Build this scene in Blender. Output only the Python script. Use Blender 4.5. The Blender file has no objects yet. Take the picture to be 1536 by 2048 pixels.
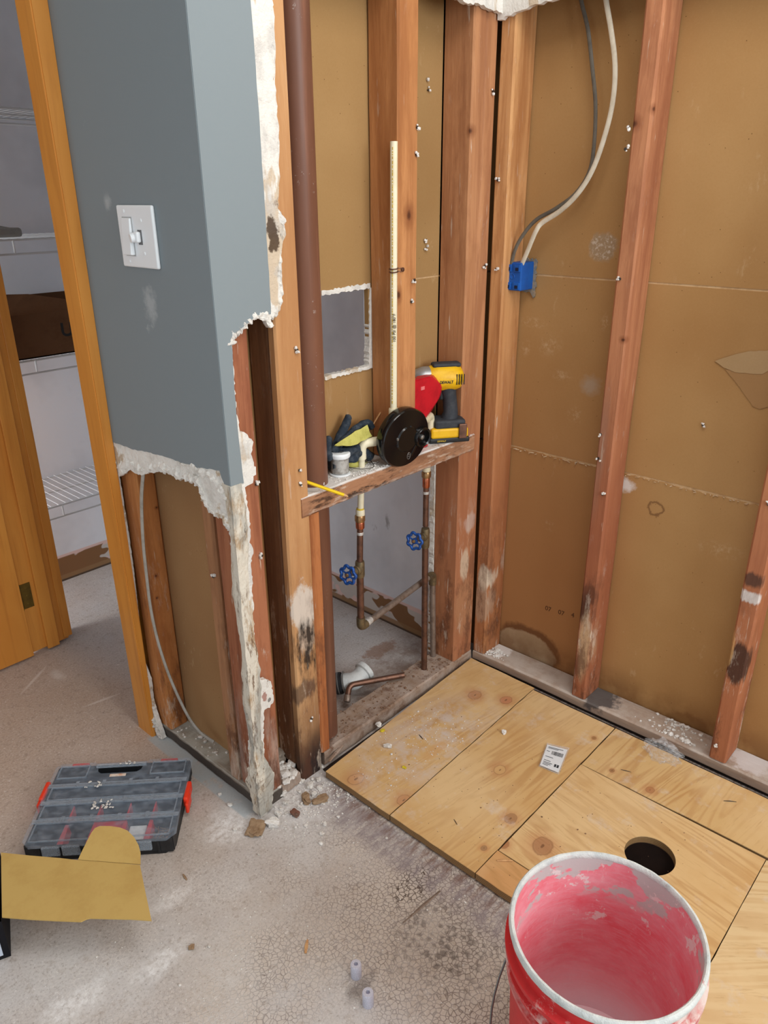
import bpy, bmesh, math, random
from mathutils import Vector, Matrix, noise as mnoise
R = math.radians
C = bpy.context.scene.collection
sc = bpy.context.scene

# ------------------------------------------------------------------ camera
RX = Vector((0.67274917, -0.73983443, -0.0073194))
DN = Vector((-0.29161451, -0.25605414, -0.9216275))
FW = Vector((0.67997759, 0.62215858, -0.38800666))
CAM = Vector((-1.71835601, -1.19230504, 1.4))
FPX = 1510.954
cd = bpy.data.cameras.new('camera'); cam = bpy.data.objects.new('camera', cd); C.objects.link(cam)
cam.matrix_world = Matrix(((RX[0], -DN[0], -FW[0], CAM[0]), (RX[1], -DN[1], -FW[1], CAM[1]), (RX[2], -DN[2], -FW[2], CAM[2]), (0, 0, 0, 1)))
cd.sensor_fit = 'VERTICAL'; cd.sensor_height = 24.0; cd.lens = FPX / 2048 * 24.0
cd.clip_start = 0.02; cd.clip_end = 50
sc.camera = cam

# ------------------------------------------------------------------ light
w = bpy.data.worlds.new('world'); sc.world = w; w.use_nodes = True
bg = w.node_tree.nodes['Background']; bg.inputs[0].default_value = (0.86, 0.93, 1.0, 1); bg.inputs[1].default_value = 0.80
def area(name, loc, rot, sx, sy, power, col):
    l = bpy.data.lights.new(name, 'AREA'); l.shape = 'RECTANGLE'; l.size = sx; l.size_y = sy; l.energy = power; l.color = col
    o = bpy.data.objects.new(name, l); C.objects.link(o); o.location = loc; o.rotation_euler = rot; return o
area('window_daylight', (-0.75, -3.1, 1.7), (R(80), 0, R(-2)), 1.4, 1.3, 52, (0.93, 0.975, 1.0))
area('bathroom_ceiling_lamp', (-0.75, -0.9, 2.40), (0, 0, 0), 0.8, 0.8, 13, (1.0, 0.97, 0.94))
area('closet_fill', (-1.62, 1.36, 0.70), (R(90), 0, R(-100)), 0.28, 1.1, 11, (0.88, 0.95, 1.0))  # unseen fill light, added to brighten the closet walls
sc.view_settings.view_transform = 'Standard'; sc.view_settings.look = 'None'
sc.view_settings.gamma = 1.0; sc.view_settings.use_curve_mapping = False
sc.view_settings.exposure = 0.0

# ------------------------------------------------------------------ helpers
def px(x, y, ax, val):
    """point of a real plane (axis ax at value val, metres) seen along the camera ray of the photo pixel"""
    d = RX * ((x - 768) / FPX) + DN * ((y - 1024) / FPX) + FW
    t = (val - CAM[ax]) / d[ax]
    return CAM + d * t
def lin(c):
    c = c / 255.0
    return c / 12.92 if c <= 0.04045 else ((c + 0.055) / 1.055) ** 2.4
def rgb(r, g, b): return (lin(r), lin(g), lin(b), 1)

class Mat:
    """layered procedural material on scene position (metres)"""
    def __init__(s, name, col, rough=0.75, metal=0.0, spec=0.3, trans=0.0, obj=False):
        m = bpy.data.materials.new(name); m.use_nodes = True; s.m = m; s.t = m.node_tree; s.N = s.t.nodes
        s.b = s.N['Principled BSDF']; s.b.inputs['Roughness'].default_value = rough; s.b.inputs['Metallic'].default_value = metal
        s.b.inputs['Specular IOR Level'].default_value = spec; s.b.inputs['Transmission Weight'].default_value = trans
        if obj:
            tc = s.N.new('ShaderNodeTexCoord'); s.pos = tc.outputs['Object']
        else:
            g = s.N.new('ShaderNodeNewGeometry'); s.pos = g.outputs['Position']
        s.hb = None
        s.col = s.const(col)
    def const(s, c):
        n = s.N.new('ShaderNodeRGB'); n.outputs[0].default_value = c; return n.outputs[0]
    def link(s, a, b): s.t.links.new(a, b)
    def math(s, op, a, b=None, clamp=False):
        n = s.N.new('ShaderNodeMath'); n.operation = op; n.use_clamp = clamp
        for i, v in enumerate((a, b)):
            if v is None: continue
            if isinstance(v, (int, float)): n.inputs[i].default_value = v
            else: s.link(v, n.inputs[i])
        return n.outputs[0]
    def vec(s, sx=1, sy=1, sz=1, rz=0, off=(0, 0, 0), ry=0, rx=0):
        n = s.N.new('ShaderNodeMapping'); n.inputs['Scale'].default_value = (sx, sy, sz); n.inputs['Rotation'].default_value = (R(rx), R(ry), R(rz))
        n.inputs['Location'].default_value = off; s.link(s.pos, n.inputs['Vector']); return n.outputs[0]
    def rng(s, v, lo, hi, a=0.0, b=1.0, smooth=False):
        n = s.N.new('ShaderNodeMapRange'); n.clamp = True
        if smooth: n.interpolation_type = 'SMOOTHSTEP'
        s.link(v, n.inputs['Value'])
        for k, x in (('From Min', lo), ('From Max', hi), ('To Min', a), ('To Max', b)): n.inputs[k].default_value = x
        return n.outputs['Result']
    def noise(s, scale, vec=None, detail=4, rough=0.6, dist=0.0, lo=None, hi=None, a=0.0, b=1.0):
        n = s.N.new('ShaderNodeTexNoise'); n.inputs['Scale'].default_value = scale; n.inputs['Detail'].default_value = detail
        n.inputs['Roughness'].default_value = rough; n.inputs['Distortion'].default_value = dist
        s.link(vec if vec is not None else s.pos, n.inputs['Vector'])
        f = n.outputs['Fac']
        return f if lo is None else s.rng(f, lo, hi, a, b)
    def crack(s, scale, vec=None, lo=0.0, hi=0.05):
        src = vec if vec is not None else s.pos
        n = s.N.new('ShaderNodeTexVoronoi'); n.feature = 'DISTANCE_TO_EDGE'; n.inputs['Scale'].default_value = scale
        s.link(src, n.inputs['Vector']); return s.rng(n.outputs['Distance'], lo, hi, 1.0, 0.0)
    def cells(s, scale, vec=None, lo=0.1, hi=0.2, a=1.0, b=0.0):
        n = s.N.new('ShaderNodeTexVoronoi'); n.inputs['Scale'].default_value = scale; s.link(vec if vec is not None else s.pos, n.inputs['Vector'])
        return s.rng(n.outputs['Distance'], lo, hi, a, b)
    def wave(s, scale, vec, dist=3, detail=2, dscale=1.0, direction='X', lo=0.3, hi=0.9):
        n = s.N.new('ShaderNodeTexWave'); n.bands_direction = direction; n.inputs['Scale'].default_value = scale; n.inputs['Distortion'].default_value = dist
        n.inputs['Detail'].default_value = detail; n.inputs['Detail Scale'].default_value = dscale; s.link(vec, n.inputs['Vector'])
        return s.rng(n.outputs['Fac'], lo, hi)
    def axis(s, i, lo, hi, smooth=True):
        n = s.N.new('ShaderNodeSeparateXYZ'); s.link(s.pos, n.inputs[0]); return s.rng(n.outputs[i], lo, hi, 0, 1, smooth)
    def blob(s, c, r, ns=18, amp=0.5, soft=0.15, ring=None, g=None):
        """1 inside a noisy ellipsoid round c with radii r"""
        v = s.N.new('ShaderNodeVectorMath'); v.operation = 'SUBTRACT'; s.link(s.pos, v.inputs[0]); v.inputs[1].default_value = c
        d = s.N.new('ShaderNodeVectorMath'); d.operation = 'DIVIDE'; s.link(v.outputs[0], d.inputs[0]); d.inputs[1].default_value = r
        l = s.N.new('ShaderNodeVectorMath'); l.operation = 'LENGTH'; s.link(d.outputs[0], l.inputs[0])
        q = l.outputs['Value']
        if amp: q = s.math('ADD', q, s.math('MULTIPLY', s.math('SUBTRACT', s.noise(ns, s.vec(*g) if g else None, detail=5, rough=.65), 0.5), amp * 2.6))
        if ring: 
            q = s.math('ABSOLUTE', s.math('SUBTRACT', q, 1.0)); return s.rng(q, ring * 0.3, ring, 1, 0)
        return s.rng(q, 1 - soft, 1 + soft, 1, 0)
    def mul(s, *a):
        o = a[0]
        for x in a[1:]: o = s.math('MULTIPLY', o, x)
        return o
    def mx(s, a, b): return s.math('MAXIMUM', a, b)
    def inv(s, a): return s.math('SUBTRACT', 1.0, a)
    def layer(s, col, mask, k=1.0, mode='MIX'):
        n = s.N.new('ShaderNodeMix'); n.data_type = 'RGBA'; n.blend_type = mode
        if k != 1.0: mask = s.math('MULTIPLY', mask, k)
        s.link(mask, n.inputs[0]); s.link(s.col, n.inputs[6])
        if isinstance(col, tuple): n.inputs[7].default_value = col
        else: s.link(col, n.inputs[7])
        s.col = n.outputs[2]; return s
    def bump(s, h, strength=0.3, dist=0.002):
        n = s.N.new('ShaderNodeBump'); n.inputs['Strength'].default_value = strength; n.inputs['Distance'].default_value = dist
        s.link(h, n.inputs['Height'])
        if s.hb is not None: s.link(s.hb, n.inputs['Normal'])
        s.hb = n.outputs[0]; return s
    def rough(s, v): s.link(v, s.b.inputs['Roughness']); return s
    def done(s):
        s.link(s.col, s.b.inputs['Base Color'])
        if s.hb is not None: s.link(s.hb, s.b.inputs['Normal'])
        return s.m

# ---- mesh helpers
def obj(name, bm, mat=None, parent=None, smooth=False, loc=None):
    me = bpy.data.meshes.new(name); 
    if smooth:
        for f in bm.faces: f.smooth = True
    bmesh.ops.recalc_face_normals(bm, faces=bm.faces)
    bm.to_mesh(me); bm.free()
    if smooth: me.set_sharp_from_angle(angle=R(40)) if hasattr(me, 'set_sharp_from_angle') else None
    o = bpy.data.objects.new(name, me); C.objects.link(o)
    if mat: me.materials.append(mat)
    if parent: o.parent = parent
    if loc: o.location = loc
    return o
def tag(o, label, cat, group=None, kind=None):
    o['label'] = label; o['category'] = cat
    if group: o['group'] = group
    if kind: o['kind'] = kind
    return o
def struct(o, label=None):
    o['kind'] = 'structure'
    if label: o['label'] = label
    return o
def empty(name, loc, label=None, cat=None, rz=0, group=None, rot=None):
    o = bpy.data.objects.new(name, None); C.objects.link(o); o.location = loc; o.rotation_euler = rot or (0, 0, rz); o.empty_display_size = 0.05
    if label: tag(o, label, cat, group)
    bpy.context.view_layer.update() if False else None
    return o
def BM(): return bmesh.new()
def box(bm, x0, x1, y0, y1, z0, z1, bev=0.0, M=None):
    g = bmesh.ops.create_cube(bm, size=1.0)['verts']
    for v in g: v.co = Vector(((x0 + x1) / 2 + v.co.x * (x1 - x0), (y0 + y1) / 2 + v.co.y * (y1 - y0), (z0 + z1) / 2 + v.co.z * (z1 - z0)))
    if bev:
        es = list({e for v in g for e in v.link_edges})
        r = bmesh.ops.bevel(bm, geom=es, offset=bev, segments=2, affect='EDGES', profile=0.5)
        g = list({v for f in r['faces'] for v in f.verts} | {v for v in g if v.is_valid})
    if M is not None:
        for v in g: v.co = M @ v.co
    return g
def prism(bm, pts, ax, v0, v1):
    """polygon of 3-D points (coordinate ax ignored) extruded from v0 to v1 along ax"""
    a, b = [], []
    for p in pts:
        q = list(p); q[ax] = v0; a.append(bm.verts.new(q)); q[ax] = v1; b.append(bm.verts.new(q))
    n = len(pts); bm.faces.new(a); bm.faces.new(b[::-1])
    for i in range(n): bm.faces.new((a[i], b[i], b[(i + 1) % n], a[(i + 1) % n]))
def jag(pts, seg=0.008, amp=0.003, seed=1, skip=()):
    """subdivide polygon sides and roughen them; sides whose index is in skip stay straight"""
    rnd = random.Random(seed); out = []; n = len(pts)
    for i in range(n):
        a, b = Vector(pts[i]), Vector(pts[(i + 1) % n]); out.append(a.copy())
        if i in skip: continue
        L = (b - a).length; k = max(1, int(L / seg))
        nrm = [j for j in range(3) if abs((Vector(pts[0]) - Vector(pts[n // 2]))[j]) > 1e-6]
        for j in range(1, k):
            p = a.lerp(b, j / k)
            for ax in range(3):
                if ax in nrm: p[ax] += rnd.uniform(-amp, amp)
            out.append(p)
    return out
def tube(bm, pts, r, seg=12, cap=True, flat=None):
    """sweep; r number or list; flat=(axis vector, factor) squashes the section"""
    pts = [Vector(p) for p in pts]; n = len(pts); rs = r if isinstance(r, (list, tuple)) else [r] * n
    rings = []; up = None
    for i, p in enumerate(pts):
        t = (pts[min(i + 1, n - 1)] - pts[max(i - 1, 0)]).normalized()
        if up is None:
            up = Vector((0, 0, 1)) if abs(t.z) < 0.9 else Vector((1, 0, 0))
        a = t.cross(up)
        if a.length < 1e-5: a = t.cross(Vector((0, 1, 0)))
        a.normalize(); b = a.cross(t).normalized(); up = b
        ring = []
        for k in range(seg):
            th = 2 * math.pi * k / seg; d = a * math.cos(th) + b * math.sin(th)
            if flat: d = d - flat[0] * d.dot(flat[0]) * (1 - flat[1])
            ring.append(bm.verts.new(p + d * rs[i]))
        rings.append(ring)
    for i in range(n - 1):
        for k in range(seg): bm.faces.new((rings[i][k], rings[i][(k + 1) % seg], rings[i + 1][(k + 1) % seg], rings[i + 1][k]))
    if cap: bm.faces.new(rings[0][::-1]); bm.faces.new(rings[-1])
def smoothpath(pts, k=6):
    pts = [Vector(p) for p in pts]; out = []; n = len(pts)
    for i in range(n - 1):
        p0, p1, p2, p3 = pts[max(i - 1, 0)], pts[i], pts[i + 1], pts[min(i + 2, n - 1)]
        for j in range(k):
            t = j / k
            out.append(0.5 * ((2 * p1) + (-p0 + p2) * t + (2 * p0 - 5 * p1 + 4 * p2 - p3) * t * t + (-p0 + 3 * p1 - 3 * p2 + p3) * t ** 3))
    out.append(pts[-1]); return out
def bend(pts, rad=0.012, k=5):
    """polyline with rounded corners"""
    pts = [Vector(p) for p in pts]; out = [pts[0]]
    for i in range(1, len(pts) - 1):
        a, b, c = pts[i - 1], pts[i], pts[i + 1]; u = (a - b).normalized(); v = (c - b).normalized()
        r = min(rad, (a - b).length * .45, (c - b).length * .45); s, e = b + u * r, b + v * r
        for j in range(k + 1):
            t = j / k; out.append(s * (1 - t) ** 2 + b * 2 * t * (1 - t) + e * t * t)
    out.append(pts[-1]); return out
def lathe(bm, prof, o=(0, 0, 0), d=(0, 0, 1), seg=48, close=False):
    """prof list of (radius, height along d)"""
    d = Vector(d).normalized(); o = Vector(o); a = d.orthogonal().normalized(); b = d.cross(a); rings = []
    for r, h in prof:
        if r < 1e-6: rings.append([bm.verts.new(o + d * h)])
        else: rings.append([bm.verts.new(o + d * h + (a * math.cos(2 * math.pi * k / seg) + b * math.sin(2 * math.pi * k / seg)) * r) for k in range(seg)])
    L = len(rings); rg = range(L if close else L - 1)
    for i in rg:
        p, q = rings[i], rings[(i + 1) % L]
        for k in range(seg):
            k2 = (k + 1) % seg
            if len(p) == 1 and len(q) == 1: continue
            if len(p) == 1: bm.faces.new((p[0], q[k], q[k2]))
            elif len(q) == 1: bm.faces.new((p[k], p[k2], q[0]))
            else: bm.faces.new((p[k], p[k2], q[k2], q[k]))
def lumber(x0, x1, y0, y1, z0, z1, axis=2, ch=0.003, seg=14, jit=0.0006, seed=0, lean=(0, 0), bottom=None):
    """sawn timber: chamfered section swept along its axis with slight unevenness; lean shifts the top"""
    rnd = random.Random(seed); bm = BM()
    lo = [x0, y0, z0]; hi = [x1, y1, z1]; u, v = [i for i in range(3) if i != axis]
    ul, uh, vl, vh = lo[u], hi[u], lo[v], hi[v]
    sec = [(ul + ch, vl), (uh - ch, vl), (uh, vl + ch), (uh, vh - ch), (uh - ch, vh), (ul + ch, vh), (ul, vh - ch), (ul, vl + ch)]
    rings = []
    for i in range(seg + 1):
        t = i / seg; ring = []
        for (a, b) in sec:
            p = [0, 0, 0]; p[axis] = lo[axis] + (hi[axis] - lo[axis]) * t
            p[u] = a + rnd.uniform(-jit, jit) + lean[0] * t; p[v] = b + rnd.uniform(-jit, jit) + lean[1] * t
            ring.append(bm.verts.new(p))
        rings.append(ring)
    for i in range(seg):
        for k in range(8): bm.faces.new((rings[i][k], rings[i][(k + 1) % 8], rings[i + 1][(k + 1) % 8], rings[i + 1][k]))
    bm.faces.new(rings[0][::-1]); bm.faces.new(rings[-1])
    return bm
def rock(bm, c, r, seed, sub=2, amp=0.35):
    g = bmesh.ops.create_icosphere(bm, subdivisions=sub, radius=1.0)['verts']
    rnd = random.Random(seed); off = Vector((rnd.uniform(-50, 50), rnd.uniform(-50, 50), rnd.uniform(-50, 50)))
    rot = Matrix.Rotation(rnd.uniform(0, 6.28), 3, 'Z')
    for v in g:
        k = 1 + amp * mnoise.noise(v.co * 1.6 + off) * 1.6
        q = v.co * k; q = Vector((max(-.86, min(.86, q.x)) * r[0] * 1.1, max(-.9, min(.9, q.y)) * r[1] * 1.1, max(-.8, min(.8, q.z)) * r[2] * 1.2))
        v.co = rot @ q + Vector(c)
def slab(bm, c0, c1):
    a = [bm.verts.new(q) for q in c0]; b = [bm.verts.new(q) for q in c1]
    bm.faces.new(a[::-1]); bm.faces.new(b)
    for i in range(len(a)): bm.faces.new((a[i], a[(i + 1) % 4], b[(i + 1) % 4], b[i]))
def lip(bm, pts, r, seed, flat, amp=.8):
    """crumbly ridge of torn gypsum along a line"""
    P_ = smoothpath(pts, 8); n = len(P_); rs = [r * (1 + amp * mnoise.noise(Vector((i * .45, seed * 7.3, 0)))) * (1 if 0 < i < n - 1 else .3) for i in range(n)]
    b0 = len(bm.verts); tube(bm, P_, rs, 12, flat=flat); bm.verts.ensure_lookup_table()
    for v in bm.verts[b0:]:
        v.co += Vector([mnoise.noise(v.co * 130 + Vector((k * 9 + seed, 0, 0))) for k in range(3)]) * r * .55 + Vector([mnoise.noise(v.co * 420 + Vector((k * 5 + seed, 0, 0))) for k in range(3)]) * r * .22
def text_bm(body, size, extr=0.0004, bold=False, space=1.0):
    cu = bpy.data.curves.new('t', 'FONT'); cu.body = body; cu.size = size; cu.extrude = extr; cu.space_character = space
    if bold: cu.offset = size * 0.02
    o = bpy.data.objects.new('t', cu); C.objects.link(o)
    dg = bpy.context.evaluated_depsgraph_get(); me = bpy.data.meshes.new_from_object(o.evaluated_get(dg)); bm = BM(); bm.from_mesh(me)
    bpy.data.objects.remove(o); bpy.data.meshes.remove(me); bpy.data.curves.remove(cu); return bm
def text(name, body, size, org, xdir, ydir, mat, parent, extr=0.0004, bold=False, space=1.0):
    bm = text_bm(body, size, extr, bold, space); X = Vector(xdir).normalized(); Y = Vector(ydir).normalized(); Z = X.cross(Y); o = Vector(org)
    for v in bm.verts: v.co = o + X * v.co.x + Y * v.co.y + Z * v.co.z
    return obj(name, bm, mat, parent)

# ------------------------------------------------------------------ materials
def wood(name, c_lo, c_hi, c_dark, axis=2, seed=0.0, white=0.0, rot=0.0, zt=0.45, dust=0.3, knots=(), extra=None, red=0.0):
    m = Mat(name, c_hi, rough=0.72, spec=0.22)
    sv = [1, 1, 1]; sv[axis] = 0.06; off = (seed, seed * 1.7, seed * 2.3)
    g1 = m.noise(26, m.vec(*sv, off=off), detail=5, rough=0.62, dist=0.4)
    g2 = m.noise(120, m.vec(*sv, off=off), detail=4, rough=0.7)
    big = m.noise(3.0, m.vec(*[1 if i != axis else .5 for i in range(3)], off=off), detail=3)
    m.layer(c_lo, m.rng(big, 0.35, 0.65), 0.85)
    m.layer(c_dark, m.rng(g1, 0.46, 0.66), 0.7)
    m.layer(c_hi, m.rng(g2, 0.56, 0.75), 0.3)
    m.layer(c_dark, m.rng(g2, 0.44, 0.28), 0.28)
    st = m.noise(9, m.vec(*[1 if i != axis else .14 for i in range(3)], off=(off[0] + 21, 2, 0)), detail=6, rough=.72, dist=.6)
    m.layer(c_dark, m.rng(st, .50, .62), .55); m.layer(c_hi, m.rng(st, .44, .34), .5)
    if red: m.layer(rgb(154, 90, 62), m.inv(m.axis(2, 0.55, 1.15)), red)
    m.layer(rgb(214, 196, 176), m.noise(90, m.vec(*[1 if i != axis else .09 for i in range(3)], off=(off[0] + 11, 3, 0)), detail=3, rough=.6, lo=.66, hi=.70), min(.7, dust * 1.6))
    m.layer(c_dark, m.noise(14, m.vec(*[1 if i != axis else .3 for i in range(3)], off=(off[0] + 5, 1, 0)), detail=5, rough=.7, lo=.52, hi=.66), .5)
    # plaster smears and scuffs
    m.layer(rgb(206, 196, 184), m.mul(m.noise(34, m.vec(*[1 if i != axis else .3 for i in range(3)], off=off), detail=6, rough=.75, lo=.60, hi=.70), m.noise(5, m.vec(off=(off[0] + 4, 0, 0)), lo=.46, hi=.6)), dust)
    low = m.inv(m.axis(2, zt * 0.25, zt))
    if white: m.layer(rgb(212, 202, 188), m.mul(low, m.noise(16, m.vec(*[1.4 if i != axis else .25 for i in range(3)], off=(off[0] + 2, 0, 0)), detail=6, rough=.7, lo=.47, hi=.6)), white)
    if rot:
        low2 = m.inv(m.axis(2, zt * 0.1, zt * 0.75))
        m.layer(rgb(44, 33, 28), m.mul(low2, m.noise(18, m.vec(*[1.3 if i != axis else .3 for i in range(3)], off=(off[0] + 7, 0, 0)), detail=6, rough=.7, lo=.44, hi=.6)), rot)
    for k in knots:
        m.layer(rgb(120, 66, 38), m.blob(k[0], [a * .8 for a in k[1]], ns=30, amp=.35, soft=.5), 0.6)
        m.layer(rgb(66, 34, 22), m.blob(k[0], [a * .32 for a in k[1]], ns=40, amp=.5, soft=.4), 0.8)
    if extra: extra(m)
    lowd = m.inv(m.axis(2, .15, .75)) if axis == 2 else None
    if lowd is not None:
        m.layer(rgb(92, 58, 42), m.mul(lowd, m.noise(13, m.vec(1, 1, .35, off=(off[0] + 31, 0, 0)), detail=6, rough=.75, lo=.52, hi=.62)), .7)
        m.layer(rgb(206, 190, 172), m.mul(lowd, m.noise(20, m.vec(1, 1, .25, off=(off[0] + 41, 0, 0)), detail=6, rough=.75, lo=.57, hi=.64)), .6)
    m.bump(g2, 0.45, 0.0018); m.bump(g1, 0.35, 0.002)
    return m.done()


def P3(p): return (p[0], p[1], p[2])

def post_extra(m):
    f = lambda x, y: tuple(px(x, y, 1, 0.0))
    m.layer(rgb(176, 120, 72), m.axis(2, 0.2, 0.55), 0.45)
    m.layer(rgb(214, 204, 192), m.blob(f(606, 1214), (.036, .05, .062), ns=34, amp=0.8, g=(1, 1, .6)), .85)
    m.layer(rgb(204, 192, 178), m.blob(f(612, 1268), (.03, .05, .05), ns=30, amp=0.95, g=(1, 1, .22)), .6)
    m.layer(rgb(42, 33, 28), m.mul(m.blob(f(612, 1300), (.032, .05, .085), ns=20, amp=0.85, g=(1, 1, .22)), m.noise(60, m.vec(1, 1, .3), lo=.38, hi=.56)), .95)
    m.layer(rgb(88, 72, 62), m.blob(f(612, 1378), (.035, .05, .035), ns=24, amp=0.95, g=(1, 1, .22)), .75)
    m.layer(rgb(48, 36, 34), m.blob(f(636, 1520), (.042, .06, .11), ns=14, amp=1.0499999999999998, g=(1, 1, .22), soft=.4), .9)
    m.layer(rgb(84, 52, 36), m.inv(m.axis(2, .1, .35)), .55)
    m.layer(rgb(44, 36, 36), m.mul(m.inv(m.axis(2, .03, .16)), m.noise(14, m.vec(1, 1, .5), detail=5, lo=.3, hi=.5)), .88)
W_post = wood('weathered fir post', rgb(190, 144, 98), rgb(212, 170, 124), rgb(166, 118, 78), seed=1.3, dust=.5, extra=post_extra)
W_dark = wood('dark brown fir', rgb(124, 86, 60), rgb(138, 98, 68), rgb(94, 62, 42), seed=5.1, dust=.15, rot=.5)  # dark brown is the stud's own wood tone
W_red = wood('reddish stained fir', rgb(152, 92, 64), rgb(172, 112, 80), rgb(116, 62, 42), seed=2.2, dust=.55, white=.35, rot=.5)
W_red2 = wood('red brown fir stud', rgb(156, 110, 76), rgb(176, 128, 92), rgb(118, 78, 52), seed=8.4, dust=.6, white=.5, zt=.38)
W_up = wood('orange fir stud', rgb(186, 126, 76), rgb(204, 146, 96), rgb(152, 96, 56), seed=3.9, dust=.2, red=.55,
            knots=[(tuple(px(800, 745, 1, 0.02)), (.02, .02, .03)), (tuple(px(798, 590, 1, 0.0)), (.012, .03, .022)), (tuple(px(818, 430, 1, 0.0)), (.02, .02, .03))])
def w3x(m):
    f = lambda x, y: tuple(px(x, y, 1, 0.0))
    m.layer(rgb(206, 184, 158), m.blob(f(930, 1130), (.022, .05, .05), ns=24, amp=0.95, g=(1, 1, .22)), .75)
    m.layer(rgb(176, 128, 92), m.blob(f(928, 1210), (.04, .05, .09), ns=16, amp=0.75, g=(1, 1, .22)), .6)
    m.layer(rgb(206, 196, 188), m.blob(f(940, 1045), (.025, .05, .03), ns=30, amp=0.95, g=(1, 1, .22)), .4)
W_cor = wood('corner fir stud', rgb(180, 126, 86), rgb(198, 144, 102), rgb(148, 96, 64), seed=6.6, dust=.45, red=.55,
             knots=[(tuple(px(940, 262, 0, -0.098)), (.02, .012, .016))], extra=w3x)
def r1x(m):
    f = lambda x, y: tuple(px(x, y, 0, 0.0))
    m.layer(rgb(214, 198, 176), m.blob(f(968, 1155), (.05, .02, .045), ns=26, amp=0.95, g=(1, 1, .22)), .85)
    m.layer(rgb(176, 150, 126), m.blob(f(966, 1210), (.05, .03, .06), ns=26, amp=0.95, g=(1, 1, .22)), .6)
W_r1 = wood('corner post fir', rgb(190, 134, 84), rgb(212, 160, 108), rgb(158, 102, 58), seed=9.2, dust=.3, red=.6, extra=r1x)
def r2x(m):
    f = lambda x, y: tuple(px(x, y, 0, 0.0))
    m.layer(rgb(66, 40, 30), m.blob(f(1170, 1215), (.05, .016, .05), ns=30, amp=0.75, g=(1, 1, .22)), .9)
    m.layer(rgb(100, 60, 44), m.blob(f(1176, 1190), (.05, .022, .03), ns=30, amp=0.85, g=(1, 1, .22)), .7)
    m.layer(rgb(206, 178, 140), m.blob(f(1168, 1290), (.05, .018, .10), ns=20, amp=0.85, g=(1, 1, .22), soft=.3), .7)
    m.layer(rgb(150, 112, 92), m.blob(f(1200, 900), (.05, .015, .16), ns=10, amp=0.85, g=(1, 1, .22), soft=.4), .5)
W_r2 = wood('red fir wall stud', rgb(178, 118, 82), rgb(192, 136, 98), rgb(146, 90, 62), seed=11.2, dust=.35, red=.75, extra=r2x,
            knots=[(tuple(px(1308, 218, 1, -.40)), (.01, .012, .012)), (tuple(px(1268, 248, 0, 0)), (.02, .02, .02)), (tuple(px(1246, 680, 0, 0)), (.02, .012, .01))])
def r3x(m):
    f = lambda x, y: tuple(px(x, y, 0, 0.0))
    m.layer(rgb(46, 34, 32), m.blob(f(1478, 1325), (.05, .03, .05), ns=24, amp=0.85, g=(1, 1, .22)), .85)
    m.layer(rgb(60, 46, 42), m.blob(f(1505, 1160), (.05, .02, .025), ns=24, amp=0.85, g=(1, 1, .22)), .8)
    m.layer(rgb(216, 212, 208), m.blob(f(1500, 1195), (.05, .025, .018), ns=34, amp=0.95, g=(1, 1, .22)), .85)
    m.layer(rgb(214, 170, 110), m.blob(f(1460, 1290), (.05, .01, .06), ns=30, amp=0.95, g=(1, 1, .22)), .5)
W_r3 = wood('worn fir wall stud', rgb(176, 116, 78), rgb(192, 134, 94), rgb(138, 86, 58), seed=13.7, dust=.3, red=.6, extra=r3x)
def ledgex(m):
    f = lambda x, y: tuple(px(x, y, 1, 0.0))
    m.layer(rgb(198, 186, 174), m.blob(f(640, 1035), (.05, .03, .012), ns=40, amp=1.0499999999999998, g=(.22, 1, 1)), .7)
    m.layer(rgb(52, 36, 30), m.mul(m.blob(f(740, 985), (.13, .05, .02), ns=30, amp=0.95, g=(.22, 1, 1)), m.noise(90, m.vec(.3, 1, 1), lo=.46, hi=.58)), .9)
    m.layer(rgb(52, 36, 30), m.mul(m.blob(f(640, 1005), (.04, .05, .012), ns=30, amp=0.95, g=(.22, 1, 1)), m.noise(90, m.vec(.3, 1, 1), lo=.44, hi=.56)), .8)
    m.layer(rgb(74, 50, 40), m.mul(m.noise(70, m.vec(.2, 1, 1), detail=6, rough=.75, lo=.54, hi=.62), m.noise(9, m.vec(1, 1, 1, off=(3, 0, 0)), lo=.42, hi=.55)), .85)
    m.layer(rgb(202, 182, 162), m.mul(m.noise(60, m.vec(.25, 1, 1, off=(5, 2, 1)), detail=6, rough=.75, lo=.56, hi=.66)), .7)
    m.layer(rgb(196, 184, 172), m.mul(m.inv(m.axis(2, .731, .740)), m.noise(30, lo=.4, hi=.6)), .6)
    m.layer(rgb(222, 220, 216), m.mul(m.axis(2, 0.772, 0.7755), m.noise(30, detail=6, rough=.7, lo=.3, hi=.45)), .9)
W_ledge = wood('rotted fir ledge', rgb(152, 106, 76), rgb(176, 130, 98), rgb(108, 70, 50), axis=0, seed=4.4, dust=.35, extra=ledgex)
def platex(m):
    m.layer(rgb(176, 160, 148), m.noise(12, m.vec(1, 1, 1), detail=6, rough=.7, lo=.4, hi=.62), .8)
    m.layer(rgb(104, 72, 54), m.noise(20, m.vec(off=(3, 1, 0)), detail=6, rough=.7, lo=.54, hi=.66), .8)
W_plate = wood('dusty bottom plate', rgb(148, 122, 102), rgb(168, 144, 124), rgb(112, 86, 68), axis=0, seed=7.7, dust=.7, extra=platex)
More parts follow.
